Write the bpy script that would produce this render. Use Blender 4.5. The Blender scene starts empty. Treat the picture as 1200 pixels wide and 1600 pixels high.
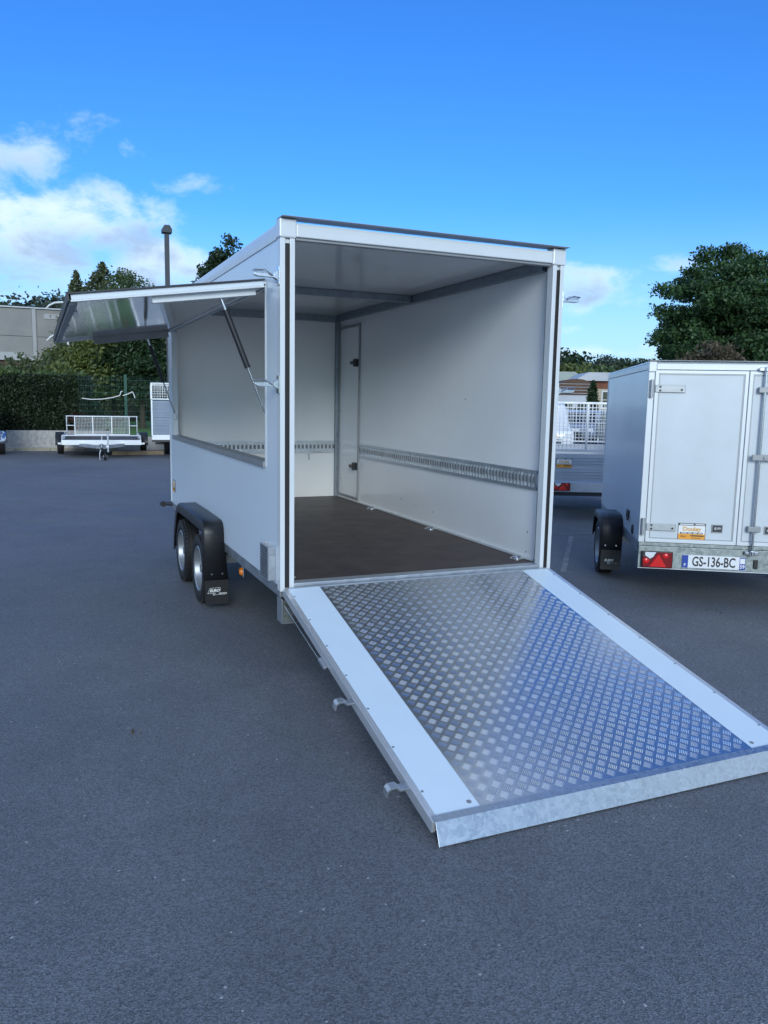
import bpy, bmesh, math, random
import numpy as np
from mathutils import Vector, Matrix
R = math.radians
random.seed(7); NR = np.random.default_rng(11)
S = bpy.context.scene
C = S.collection

# ------------------------------------------------------------------ camera
FPX, CAM = 1242.04, Vector((-1.34991, -4.70861, 1.72042))
PIT, YAW, ROL = 0.13835, -0.41145, 0.01853
fw = Vector((-math.sin(YAW)*math.cos(PIT), math.cos(YAW)*math.cos(PIT), -math.sin(PIT)))
rt = Vector((math.cos(YAW), math.sin(YAW), 0)); up = rt.cross(fw)
r2 = rt*math.cos(ROL)+up*math.sin(ROL); u2 = -rt*math.sin(ROL)+up*math.cos(ROL)
cd = bpy.data.cameras.new('camera'); cam = bpy.data.objects.new('camera', cd); C.objects.link(cam)
cd.sensor_fit = 'VERTICAL'; cd.sensor_height = 36; cd.lens = 36*FPX/1600
cd.clip_start = .05; cd.clip_end = 3000
cam.matrix_world = Matrix(((r2.x, u2.x, -fw.x, CAM.x), (r2.y, u2.y, -fw.y, CAM.y), (r2.z, u2.z, -fw.z, CAM.z), (0, 0, 0, 1)))
S.camera = cam
def ray(px, py): return fw + r2*((px-600)/FPX) + u2*((800-py)/FPX)
def gp(px, py, z=0.):                    # pixel -> point on a horizontal plane
    d = ray(px, py); return CAM + d*((z-CAM.z)/d.z)
def dp(px, py, dep): return CAM + ray(px, py)*dep   # pixel -> point at a given depth

# ------------------------------------------------------------------ sky, sun, exposure
SUN_EL, SUN_AZ = R(18), R(197)           # azimuth clockwise from +Y: the veiled sun stands behind the camera
W = bpy.data.worlds.new('World'); S.world = W; W.use_nodes = True
nt = W.node_tree; nt.nodes.clear()
def N(t, **k):
    n = nt.nodes.new(t)
    for a, b in k.items(): setattr(n, a, b)
    return n
def mth(op, a, b=None, c=None, clamp=False):
    n = N('ShaderNodeMath', operation=op); n.use_clamp = clamp
    for i, v in enumerate((a, b, c)):
        if v is None: continue
        if hasattr(v, 'is_linked'): nt.links.new(v, n.inputs[i])
        else: n.inputs[i].default_value = v
    return n.outputs[0]
sky = N('ShaderNodeTexSky', sky_type='NISHITA'); sky.sun_disc = False
sky.sun_elevation = SUN_EL; sky.sun_rotation = SUN_AZ; sky.altitude = 60; sky.air_density = 1.0; sky.dust_density = .6; sky.ozone_density = 2.2
hs = N('ShaderNodeHueSaturation'); hs.inputs['Saturation'].default_value = 1.22; hs.inputs['Value'].default_value = 1.0
nt.links.new(sky.outputs[0], hs.inputs['Color'])
ti = N('ShaderNodeMix', data_type='RGBA', blend_type='MULTIPLY'); ti.inputs[0].default_value = 1; nt.links.new(hs.outputs[0], ti.inputs[6]); ti.inputs[7].default_value = (.39, .77, 1.30, 1)   # cool white balance of the picture
tc = N('ShaderNodeTexCoord'); sp = N('ShaderNodeSeparateXYZ'); nt.links.new(tc.outputs['Generated'], sp.inputs[0])
AZ = mth('ARCTAN2', sp.outputs[0], sp.outputs[1]); EL = mth('ARCSINE', sp.outputs[2])
cmb = N('ShaderNodeCombineXYZ'); nt.links.new(AZ, cmb.inputs[0]); nt.links.new(mth('MULTIPLY', EL, 1.7), cmb.inputs[1])
def noise(scale, det, rough, vec, dist=0.):
    n = N('ShaderNodeTexNoise'); n.inputs['Scale'].default_value = scale; n.inputs['Detail'].default_value = det
    n.inputs['Roughness'].default_value = rough; n.inputs['Distortion'].default_value = dist
    nt.links.new(vec, n.inputs['Vector']); return n.outputs[0]
n1 = noise(11, 9, .6, cmb.outputs[0], .25); n2 = noise(4.2, 6, .55, cmb.outputs[0], .2); n3 = noise(34, 5, .6, cmb.outputs[0])
def azel(px, py):
    d = ray(px, py).normalized(); return math.atan2(d.x, d.y), math.asin(d.z)
# cumulus seen in the photograph (centre pixel, half width, half height, weight), then the cloud added out of view
BL = [(20, 375, 170, 74, .85), (140, 345, 110, 62, .9), (255, 415, 150, 50, .72), (110, 440, 210, 34, .6), (20, 240, 88, 62, .5), (80, 200, 80, 22, .3), (235, 345, 65, 34, .42),
      (300, 290, 55, 16, .32), (200, 245, 30, 22, .22), (130, 225, 30, 25, .22), (900, 440, 165, 40, .55), (885, 516, 34, 13, .85), (930, 550, 150, 14, .62), (860, 490, 90, 16, .3), (720, 560, 160, 20, .5),
      (-160, 400, 170, 80, .9), (1400, 480, 110, 46, .7), (1180, 560, 140, 18, .5)]
M = None; HT = None
for (px, py, a, b, w) in BL:
    a0, e0 = azel(px, py); ra = a/FPX; re = b/FPX
    q = mth('ADD', mth('POWER', mth('ABSOLUTE', mth('DIVIDE', mth('SUBTRACT', AZ, a0), ra)), 2), mth('POWER', mth('ABSOLUTE', mth('DIVIDE', mth('SUBTRACT', EL, e0), re)), 2))
    m = mth('MULTIPLY', mth('SUBTRACT', 1.0, q), w)
    M = m if M is None else mth('MAXIMUM', M, m)
    hgt = mth('MULTIPLY', mth('MAXIMUM', m, 0.0), mth('SUBTRACT', .15, mth('DIVIDE', mth('SUBTRACT', EL, e0), re)))
    HT = hgt if HT is None else mth('ADD', HT, mth('MAXIMUM', hgt, 0.0))
# the rest of the sky, behind and above the camera: unseen broken cloud over the sun, added to raise the skylight
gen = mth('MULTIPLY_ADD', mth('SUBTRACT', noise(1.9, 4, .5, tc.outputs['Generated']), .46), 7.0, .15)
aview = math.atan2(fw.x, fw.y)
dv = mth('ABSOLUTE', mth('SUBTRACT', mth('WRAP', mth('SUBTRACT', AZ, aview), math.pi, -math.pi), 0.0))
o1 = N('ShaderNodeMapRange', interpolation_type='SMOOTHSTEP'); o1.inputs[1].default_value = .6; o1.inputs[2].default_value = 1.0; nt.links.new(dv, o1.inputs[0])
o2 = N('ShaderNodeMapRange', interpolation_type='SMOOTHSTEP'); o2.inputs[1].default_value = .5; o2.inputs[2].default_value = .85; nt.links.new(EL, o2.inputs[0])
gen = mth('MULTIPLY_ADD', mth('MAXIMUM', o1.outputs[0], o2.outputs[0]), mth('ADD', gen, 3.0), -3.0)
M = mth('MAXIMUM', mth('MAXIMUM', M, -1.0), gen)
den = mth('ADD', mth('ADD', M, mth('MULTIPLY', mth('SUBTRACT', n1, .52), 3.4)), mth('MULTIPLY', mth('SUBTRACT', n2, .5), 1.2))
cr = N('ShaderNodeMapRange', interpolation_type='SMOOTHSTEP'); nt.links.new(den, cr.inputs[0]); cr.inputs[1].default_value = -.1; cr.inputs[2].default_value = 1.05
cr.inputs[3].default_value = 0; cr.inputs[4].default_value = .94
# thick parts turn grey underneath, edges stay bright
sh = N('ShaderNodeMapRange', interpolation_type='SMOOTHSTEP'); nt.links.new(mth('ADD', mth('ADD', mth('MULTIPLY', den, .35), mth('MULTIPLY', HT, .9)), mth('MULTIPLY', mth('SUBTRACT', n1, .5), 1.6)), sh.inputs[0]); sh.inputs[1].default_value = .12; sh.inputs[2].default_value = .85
cc = N('ShaderNodeMix', data_type='RGBA'); nt.links.new(sh.outputs[0], cc.inputs[0])
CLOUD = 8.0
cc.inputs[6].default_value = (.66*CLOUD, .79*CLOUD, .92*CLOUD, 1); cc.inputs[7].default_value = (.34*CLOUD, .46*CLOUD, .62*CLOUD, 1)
hzf = N('ShaderNodeMapRange', interpolation_type='SMOOTHSTEP'); nt.links.new(EL, hzf.inputs[0]); hzf.inputs[1].default_value = .24; hzf.inputs[2].default_value = -.02; hzf.inputs[3].default_value = 0; hzf.inputs[4].default_value = .75
hz = N('ShaderNodeMix', data_type='RGBA'); nt.links.new(hzf.outputs[0], hz.inputs[0]); nt.links.new(ti.outputs[2], hz.inputs[6]); hz.inputs[7].default_value = (3.7, 5.0, 6.6, 1)
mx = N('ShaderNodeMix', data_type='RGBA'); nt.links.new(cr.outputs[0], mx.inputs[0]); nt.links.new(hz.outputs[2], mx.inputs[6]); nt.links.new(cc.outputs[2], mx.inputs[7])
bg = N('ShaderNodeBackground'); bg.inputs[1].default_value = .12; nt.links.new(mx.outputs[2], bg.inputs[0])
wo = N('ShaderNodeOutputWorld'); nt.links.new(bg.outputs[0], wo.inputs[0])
sl = bpy.data.lights.new('sun', 'SUN'); sun = bpy.data.objects.new('sun', sl); C.objects.link(sun)
sl.energy = 1.25; sl.angle = R(20); sl.color = (.97, 1, .96)
sd = Vector((math.sin(SUN_AZ)*math.cos(SUN_EL), math.cos(SUN_AZ)*math.cos(SUN_EL), math.sin(SUN_EL)))
sun.rotation_euler = sd.to_track_quat('Z', 'Y').to_euler(); sun.location = (0, -20, 20)
S.view_settings.view_transform = 'Standard'; S.view_settings.look = 'None'; S.view_settings.gamma = 1
S.view_settings.use_curve_mapping = False; S.view_settings.exposure = .5
S.render.engine = 'CYCLES'
S.cycles.max_bounces = 8; S.cycles.diffuse_bounces = 4; S.cycles.glossy_bounces = 4; S.cycles.transparent_max_bounces = 8

# ------------------------------------------------------------------ materials
MATS = {}
def mat(name, col, rough=.5, metal=0., var=None, bump=None, coat=0., spec=.5, island=0., trans=0.):
    """var = (scale, amount, second colour or None, detail); bump = (scale, strength, distance)"""
    m = bpy.data.materials.new(name); m.use_nodes = True; t = m.node_tree; p = t.nodes['Principled BSDF']
    p.inputs['Base Color'].default_value = (*col, 1); p.inputs['Roughness'].default_value = rough; p.inputs['Metallic'].default_value = metal
    p.inputs['Coat Weight'].default_value = coat; p.inputs['Coat Roughness'].default_value = .06; p.inputs['Specular IOR Level'].default_value = spec
    tcn = t.nodes.new('ShaderNodeTexCoord'); last = None
    if var:
        sc, amt, c2, dt = var
        n = t.nodes.new('ShaderNodeTexNoise'); n.inputs['Scale'].default_value = sc; n.inputs['Detail'].default_value = dt; n.inputs['Roughness'].default_value = .6
        t.links.new(tcn.outputs['Object'], n.inputs['Vector'])
        r = t.nodes.new('ShaderNodeMapRange'); r.inputs[1].default_value = .35; r.inputs[2].default_value = .68; t.links.new(n.outputs[0], r.inputs[0])
        mxn = t.nodes.new('ShaderNodeMix'); mxn.data_type = 'RGBA'; t.links.new(r.outputs[0], mxn.inputs[0])
        c2 = c2 or tuple(c*(1-amt) for c in col)
        mxn.inputs[6].default_value = (*col, 1); mxn.inputs[7].default_value = (*c2, 1); last = mxn.outputs[2]
        rr = t.nodes.new('ShaderNodeMapRange'); rr.inputs[3].default_value = rough*.85; rr.inputs[4].default_value = min(1, rough*1.2); t.links.new(n.outputs[0], rr.inputs[0]); t.links.new(rr.outputs[0], p.inputs['Roughness'])
    if island:
        g = t.nodes.new('ShaderNodeNewGeometry'); h = t.nodes.new('ShaderNodeHueSaturation')
        a = t.nodes.new('ShaderNodeMapRange'); a.inputs[3].default_value = 1-island; a.inputs[4].default_value = 1+island; t.links.new(g.outputs['Random Per Island'], a.inputs[0]); t.links.new(a.outputs[0], h.inputs['Value'])
        b = t.nodes.new('ShaderNodeMapRange'); b.inputs[3].default_value = .52; b.inputs[4].default_value = .475; t.links.new(g.outputs['Random Per Island'], b.inputs[0]); t.links.new(b.outputs[0], h.inputs['Hue'])
        if last: t.links.new(last, h.inputs['Color'])
        else: h.inputs['Color'].default_value = (*col, 1)
        last = h.outputs[0]
    if last: t.links.new(last, p.inputs['Base Color'])
    if trans:
        tr = t.nodes.new('ShaderNodeBsdfTranslucent'); ms = t.nodes.new('ShaderNodeMixShader'); ms.inputs[0].default_value = trans
        if last: t.links.new(last, tr.inputs[0])
        else: tr.inputs[0].default_value = (*col, 1)
        t.links.new(p.outputs[0], ms.inputs[1]); t.links.new(tr.outputs[0], ms.inputs[2]); t.links.new(ms.outputs[0], t.nodes['Material Output'].inputs[0])
    if bump:
        n = t.nodes.new('ShaderNodeTexNoise'); n.inputs['Scale'].default_value = bump[0]; n.inputs['Detail'].default_value = 5; t.links.new(tcn.outputs['Object'], n.inputs['Vector'])
        bn = t.nodes.new('ShaderNodeBump'); bn.inputs['Strength'].default_value = bump[1]; bn.inputs['Distance'].default_value = bump[2]
        t.links.new(n.outputs[0], bn.inputs['Height']); t.links.new(bn.outputs[0], p.inputs['Normal'])
    MATS[name] = m; return m
def galv(name, col, rough=.34, scale=26, lo=.84, hi=1.1):
    m = bpy.data.materials.new(name); m.use_nodes = True; t = m.node_tree; p = t.nodes['Principled BSDF']
    tcn = t.nodes.new('ShaderNodeTexCoord'); v = t.nodes.new('ShaderNodeTexVoronoi'); v.inputs['Scale'].default_value = scale; v.inputs['Randomness'].default_value = 1
    d = t.nodes.new('ShaderNodeTexNoise'); d.inputs['Scale'].default_value = 9; d.inputs['Detail'].default_value = 6
    t.links.new(tcn.outputs['Object'], d.inputs['Vector'])
    mv = t.nodes.new('ShaderNodeMix'); mv.data_type = 'VECTOR'; mv.inputs[0].default_value = .12; t.links.new(tcn.outputs['Object'], mv.inputs[4]); t.links.new(d.outputs['Color'], mv.inputs[5]); t.links.new(mv.outputs[1], v.inputs['Vector'])
    sx = t.nodes.new('ShaderNodeSeparateColor'); t.links.new(v.outputs['Color'], sx.inputs[0])
    ad = t.nodes.new('ShaderNodeMath'); ad.operation = 'MULTIPLY_ADD'; ad.inputs[1].default_value = .5; t.links.new(sx.outputs[0], ad.inputs[0]); 
    h = t.nodes.new('ShaderNodeMath'); h.operation = 'MULTIPLY'; h.inputs[1].default_value = .5; t.links.new(d.outputs[0], h.inputs[0]); t.links.new(h.outputs[0], ad.inputs[2])
    mxn = t.nodes.new('ShaderNodeMix'); mxn.data_type = 'RGBA'; t.links.new(ad.outputs[0], mxn.inputs[0])
    mxn.inputs[6].default_value = (*[c*lo for c in col], 1); mxn.inputs[7].default_value = (*[min(1, c*hi) for c in col], 1); t.links.new(mxn.outputs[2], p.inputs['Base Color'])
    rr = t.nodes.new('ShaderNodeMapRange'); rr.inputs[3].default_value = rough*.75; rr.inputs[4].default_value = rough*1.35; t.links.new(ad.outputs[0], rr.inputs[0]); t.links.new(rr.outputs[0], p.inputs['Roughness'])
    p.inputs['Metallic'].default_value = .85
    MATS[name] = m; return m
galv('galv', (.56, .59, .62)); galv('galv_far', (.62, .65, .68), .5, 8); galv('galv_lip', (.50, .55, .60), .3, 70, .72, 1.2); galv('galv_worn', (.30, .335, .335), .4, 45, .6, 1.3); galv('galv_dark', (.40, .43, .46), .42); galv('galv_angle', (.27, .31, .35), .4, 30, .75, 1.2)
mat('panel_white', (.72, .80, .86), .3, var=(1.1, .03, None, 3), coat=.12, bump=(1.6, .03, .05))
mat('panel_inside', (.86, .865, .86), .14, var=(1.4, .05, None, 5), bump=(2.2, .02, .05))
mat('ceiling_white', (.74, .75, .76), .07, var=(1.2, .05, None, 3), bump=(2, .02, .05))
mat('strip_white', (.70, .82, .90), .32, var=(3, .03, None, 5))
mat('panel_old', (.62, .66, .68), .3, var=(2.6, .09, None, 9), bump=(4, .02, .05))
mat('alu', (.74, .76, .78), .33, .65, var=(12, .08, None, 4))
mat('alu_white', (.70, .73, .74), .3, .1, var=(7, .04, None, 4))
mat('alu_plate', (.64, .66, .68), .21, .95, var=(3.5, .12, None, 5), bump=(2.5, .05, .03))
mat('tread', (.84, .86, .88), .22, .95)
mat('rubber', (.014, .014, .015), .62, var=(40, .3, None, 4), bump=(160, .2, .003))
mat('seal', (.010, .009, .009), .6)
mat('plastic_black', (.017, .018, .021), .42, var=(14, .25, None, 5), bump=(420, .12, .001))
mat('mirror_panel', (.60, .62, .64), .07, .55, var=(1.5, .06, None, 3), bump=(1.7, .03, .04))
mat('grey_trim', (.30, .31, .32), .4, .3, var=(8, .1, None, 4))
mat('dark_trim', (.035, .038, .045), .4, var=(8, .2, None, 4))
mat('rim', (.36, .38, .41), .42, .75, var=(9, .1, None, 4))
mat('ply_floor', (.072, .047, .039), .5, var=(6, .35, None, 8), bump=(90, .15, .002))
mat('orange_lens', (.85, .22, .01), .15, coat=.6); mat('red_lens', (.20, .004, .006), .2, coat=.2); mat('clear_lens', (.75, .76, .78), .1, coat=.7); mat('red_bright', (.68, .015, .015), .2, coat=.2)
mat('print_white', (.82, .82, .80), .4); mat('print_black', (.02, .02, .022), .45); mat('print_orange', (.85, .36, .035), .4); mat('print_blue', (.015, .06, .34), .4); mat('print_tan', (.72, .42, .16), .4); mat('plate_white', (.78, .79, .80), .3)
mat('strap_grey', (.42, .44, .45), .45, .4, var=(20, .1, None, 4)); mat('chrome', (.72, .74, .76), .18, .95, var=(25, .15, None, 3)); mat('steel_rod', (.5, .52, .55), .2, .95)
mat('concrete', (.50, .48, .45), .9, var=(9, .22, (.30, .29, .27), 10), bump=(30, .5, .02))
mat('concrete_panel', (.30, .29, .275), .9, var=(.6, .12, (.25, .245, .24), 10), bump=(6, .4, .03)); mat('concrete_light', (.42, .42, .42), .85, var=(1.2, .1, None, 6))
mat('kerb', (.42, .37, .27), .85, var=(5, .25, None, 6), bump=(40, .3, .005))
mat('wood', (.33, .25, .17), .8, var=(7, .35, None, 6)); mat('deck_ply', (.10, .085, .08), .6, var=(5, .3, None, 6))
mat('fence_green', (.012, .075, .05), .45); mat('pole_grey', (.05, .055, .065), .5, .3)
mat('roof_brown', (.10, .055, .045), .8, var=(4, .3, None, 6)); mat('roof_green', (.36, .42, .38), .6, var=(.8, .15, None, 5)); mat('roof_pale', (.55, .58, .62), .6, var=(.8, .12, None, 5))
mat('cladding_brown', (.12, .065, .04), .7, var=(2, .25, None, 5)); mat('brick_red', (.26, .10, .06), .8, var=(3, .3, None, 6)); mat('render_cream', (.55, .49, .37), .8, var=(1, .15, None, 6)); mat('white_paint', (.72, .73, .73), .5)
mat('glass_dark', (.03, .035, .04), .08, coat=.5); mat('car_white', (.78, .79, .8), .2, coat=.8); mat('car_blue', (.20, .24, .31), .22, .4, coat=.8)
mat('bark', (.07, .055, .04), .9, var=(9, .4, None, 6), bump=(18, .6, .03))
mat('leaf_big', (.052, .12, .036), .5, island=.5, trans=.25, var=(.35, .4, None, 3)); mat('leaf_dark', (.028, .062, .022), .5, island=.45, trans=.22, var=(.35, .35, None, 3)); mat('leaf_mid', (.075, .125, .034), .5, island=.4, trans=.25, var=(.35, .35, None, 3))
mat('leaf_yellow', (.125, .165, .04), .5, island=.4, trans=.25, var=(.4, .35, None, 3)); mat('leaf_conifer', (.095, .125, .05), .6, island=.4, trans=.12, var=(.5, .3, None, 3))
mat('leaf_hedge', (.020, .040, .014), .55, island=.4, trans=.12, var=(1.5, .35, None, 3)); mat('leaf_hedge_lit', (.085, .135, .038), .55, island=.35, trans=.2); mat('leaf_far', (.045, .07, .045), .6, island=.3, var=(.05, .35, None, 3)); mat('leaf_brown', (.10, .08, .045), .6, island=.4, trans=.2); mat('leaf_red', (.05, .018, .012), .6, island=.4)
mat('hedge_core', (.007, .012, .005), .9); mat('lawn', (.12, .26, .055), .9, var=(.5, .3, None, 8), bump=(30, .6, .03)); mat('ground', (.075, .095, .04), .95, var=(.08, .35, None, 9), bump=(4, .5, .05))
mat('path_pale', (.30, .29, .27), .9, var=(1, .2, None, 6)); mat('tape', (.75, .74, .72), .4); mat('worn_paint', (.30, .31, .32), .85, var=(9, .5, (.15, .16, .175), 9)); mat('dry_leaf', (.12, .085, .02), .7, island=.5)
def asphalt():
    m = bpy.data.materials.new('asphalt'); m.use_nodes = True; t = m.node_tree; p = t.nodes['Principled BSDF']; L = t.links.new
    tcn = t.nodes.new('ShaderNodeTexCoord')
    def nz(s, d, r=.6):
        n = t.nodes.new('ShaderNodeTexNoise'); n.inputs['Scale'].default_value = s; n.inputs['Detail'].default_value = d; n.inputs['Roughness'].default_value = r; L(tcn.outputs['Object'], n.inputs['Vector']); return n.outputs[0]
    def ramp(f, a, b, c0, c1):
        r = t.nodes.new('ShaderNodeMapRange'); r.inputs[1].default_value = a; r.inputs[2].default_value = b; r.inputs[3].default_value = c0; r.inputs[4].default_value = c1; L(f, r.inputs[0]); return r.outputs[0]
    def mul(a, b):
        n = t.nodes.new('ShaderNodeMath'); n.operation = 'MULTIPLY'; L(a, n.inputs[0]); L(b, n.inputs[1]); return n.outputs[0]
    v = t.nodes.new('ShaderNodeTexVoronoi'); v.inputs['Scale'].default_value = 175; L(tcn.outputs['Object'], v.inputs['Vector'])
    sc = t.nodes.new('ShaderNodeSeparateColor'); L(v.outputs['Color'], sc.inputs[0])
    v2 = t.nodes.new('ShaderNodeTexVoronoi'); v2.inputs['Scale'].default_value = 55; L(tcn.outputs['Object'], v2.inputs['Vector'])
    s2 = t.nodes.new('ShaderNodeSeparateColor'); L(v2.outputs['Color'], s2.inputs[0])
    grain = ramp(sc.outputs[0], 0, 1, .58, 1.42); grain2 = ramp(nz(260, 2), .3, .7, .8, 1.2)
    patch = ramp(nz(.55, 5, .55), .3, .7, .9, 1.1); stain = ramp(nz(2.3, 7, .65), .33, .62, .92, 1.04)
    val = mul(mul(grain, grain2), mul(patch, stain))
    # pale stones scattered in the surface
    chip = t.nodes.new('ShaderNodeMath'); chip.operation = 'GREATER_THAN'; chip.inputs[1].default_value = .991; L(s2.outputs[1], chip.inputs[0])
    near = t.nodes.new('ShaderNodeMath'); near.operation = 'LESS_THAN'; near.inputs[1].default_value = .3; L(v2.outputs['Distance'], near.inputs[0])
    chipm = mul(chip.outputs[0], near.outputs[0])
    c = t.nodes.new('ShaderNodeMix'); c.data_type = 'RGBA'; c.blend_type = 'MULTIPLY'; c.inputs[0].default_value = 1; c.inputs[6].default_value = (.150, .158, .172, 1); L(val, c.inputs[7])
    c2 = t.nodes.new('ShaderNodeMix'); c2.data_type = 'RGBA'; L(chipm, c2.inputs[0]); L(c.outputs[2], c2.inputs[6]); c2.inputs[7].default_value = (.42, .42, .41, 1)
    L(c2.outputs[2], p.inputs['Base Color']); p.inputs['Roughness'].default_value = .72; p.inputs['Specular IOR Level'].default_value = .45
    L(ramp(nz(1.1, 6), .3, .7, .62, .82), p.inputs['Roughness'])
    b = t.nodes.new('ShaderNodeBump'); b.inputs['Strength'].default_value = .55; b.inputs['Distance'].default_value = .004; L(v.outputs['Distance'], b.inputs['Height'])
    b2 = t.nodes.new('ShaderNodeBump'); b2.inputs['Strength'].default_value = .25; b2.inputs['Distance'].default_value = .02; L(nz(7, 5), b2.inputs['Height']); L(b.outputs[0], b2.inputs['Normal']); L(b2.outputs[0], p.inputs['Normal'])
    MATS['asphalt'] = m
asphalt()

# ------------------------------------------------------------------ mesh helpers
class B:
    def __init__(s): s.v = []; s.f = []
    def add(s, vs, fs):
        o = len(s.v); s.v += [tuple(v) for v in vs]; s.f += [tuple(i+o for i in f) for f in fs]; return s
    def box(s, a, b):
        x0, y0, z0 = a; x1, y1, z1 = b
        return s.add([(x0, y0, z0), (x1, y0, z0), (x1, y1, z0), (x0, y1, z0), (x0, y0, z1), (x1, y0, z1), (x1, y1, z1), (x0, y1, z1)],
                     [(0, 3, 2, 1), (4, 5, 6, 7), (0, 1, 5, 4), (1, 2, 6, 5), (2, 3, 7, 6), (3, 0, 4, 7)])
    def bar(s, p, q, w, h, upv=(0, 0, 1)):
        p, q = Vector(p), Vector(q); d = (q-p).normalized(); a = d.cross(Vector(upv)).normalized()*w/2; b = a.cross(d).normalized()*h/2
        vs = [p-a-b, p+a-b, p+a+b, p-a+b, q-a-b, q+a-b, q+a+b, q-a+b]
        return s.add(vs, [(0, 3, 2, 1), (4, 5, 6, 7), (0, 1, 5, 4), (1, 2, 6, 5), (2, 3, 7, 6), (3, 0, 4, 7)][::1])
    def cyl(s, p, q, r, r1=None, n=14):
        return s.tube([p, q], [r, r if r1 is None else r1], n)
    def tube(s, pts, r, n=8, closed=False):
        pts = [Vector(p) for p in pts]; k = len(pts); rs = r if isinstance(r, (list, tuple)) else [r]*k
        d0 = (pts[1]-pts[0]).normalized(); a = d0.orthogonal().normalized(); vs = []
        for i, p in enumerate(pts):
            if closed: d = (pts[(i+1) % k]-pts[i-1]).normalized()
            else: d = (pts[min(i+1, k-1)]-pts[max(i-1, 0)]).normalized()
            a = (a-d*a.dot(d)).normalized(); b = d.cross(a)
            for j in range(n):
                t = 2*math.pi*j/n; vs.append(p+(a*math.cos(t)+b*math.sin(t))*rs[i])
        fs = []
        for i in range(k if closed else k-1):
            for j in range(n): i2 = (i+1) % k; fs.append((i*n+j, i*n+(j+1) % n, i2*n+(j+1) % n, i2*n+j))
        if not closed: fs += [tuple(range(n))[::-1], tuple((k-1)*n+j for j in range(n))]
        return s.add(vs, fs)
    def lathe(s, prof, c, axis='x', n=36):     # prof: (offset along axis, radius)
        vs = []
        for (o, r) in prof:
            for j in range(n):
                t = 2*math.pi*j/n; ca, sa = r*math.cos(t), r*math.sin(t)
                vs.append({'x': (c[0]+o, c[1]+ca, c[2]+sa), 'y': (c[0]+ca, c[1]+o, c[2]+sa), 'z': (c[0]+ca, c[1]+sa, c[2]+o)}[axis])
        k = len(prof); fs = [(i*n+j, i*n+(j+1) % n, (i+1)*n+(j+1) % n, (i+1)*n+j) for i in range(k-1) for j in range(n)]
        return s.add(vs, fs)
    def prism(s, poly, f, t0, t1):             # poly in 2d, f(u, v, t) -> xyz
        k = len(poly); vs = [f(u, v, t0) for u, v in poly]+[f(u, v, t1) for u, v in poly]
        return s.add(vs, [tuple(range(k))[::-1], tuple(range(k, 2*k))]+[(i, (i+1) % k, k+(i+1) % k, k+i) for i in range(k)])
    def ring(s, o0, o1, i0, i1, f, t0, t1):    # rectangular plate with a rectangular hole
        O = [(o0[0], o0[1]), (o1[0], o0[1]), (o1[0], o1[1]), (o0[0], o1[1])]; I = [(i0[0], i0[1]), (i1[0], i0[1]), (i1[0], i1[1]), (i0[0], i1[1])]
        vs = [f(u, v, t) for t in (t0, t1) for u, v in O+I]; fs = []
        for i in range(4):
            j = (i+1) % 4; fs += [(i, j, 4+j, 4+i), (8+i, 12+i, 12+j, 8+j), (i, 8+i, 8+j, j), (4+i, 4+j, 12+j, 12+i)]
        return s.add(vs, fs)
    def build(s, name, m, parent=None, bevel=0, smooth=None, kind=None, loc=None, rot=None, label=None):
        me = bpy.data.meshes.new(name); me.from_pydata(s.v, [], s.f)
        bm = bmesh.new(); bm.from_mesh(me); bmesh.ops.recalc_face_normals(bm, faces=bm.faces); bm.to_mesh(me); bm.free()
        o = bpy.data.objects.new(name, me); C.objects.link(o); me.materials.append(MATS[m])
        if parent: o.parent = parent
        if loc: o.location = loc
        if rot: o.rotation_euler = rot
        if smooth:
            me.shade_smooth(); me.set_sharp_from_angle(angle=R(smooth))
        if bevel:
            b = o.modifiers.new('bevel', 'BEVEL'); b.width = bevel; b.segments = 2; b.limit_method = 'ANGLE'; b.angle_limit = R(40)
        if kind: o['kind'] = kind
        if label: o['label'] = label
        return o
def box(name, m, a, b, parent=None, bevel=.003, **k): return B().box(a, b).build(name, m, parent, bevel, **k)
def thing(name, label, cat, loc=(0, 0, 0), rz=0, group=None):
    o = bpy.data.objects.new(name, None); C.objects.link(o); o.location = loc; o.rotation_euler = (0, 0, rz); o.empty_display_size = .2
    return tag(o, label, cat, group)
def tag(o, label, cat, group=None):
    o['label'] = label; o['category'] = cat
    if group: o['group'] = group
    return o
def struct(o): o['kind'] = 'structure'; return o
def text(name, body, size, m, parent, loc, rot, ext=.0008, align='CENTER', shear=0, sx=1., bold=0.):
    cu = bpy.data.curves.new(name, 'FONT'); cu.body = body; cu.size = size; cu.extrude = ext; cu.align_x = align; cu.align_y = 'CENTER'; cu.shear = shear; cu.offset = bold; cu.resolution_u = 3
    o = bpy.data.objects.new(name, cu); C.objects.link(o)
    me = bpy.data.meshes.new_from_object(o.evaluated_get(bpy.context.evaluated_depsgraph_get())); bpy.data.objects.remove(o); bpy.data.curves.remove(cu)
    o = bpy.data.objects.new(name, me); C.objects.link(o); me.materials.clear(); me.materials.append(MATS[m]); o.parent = parent; o.location = loc; o.rotation_euler = rot; o.scale = (sx, 1, 1); return o
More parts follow.
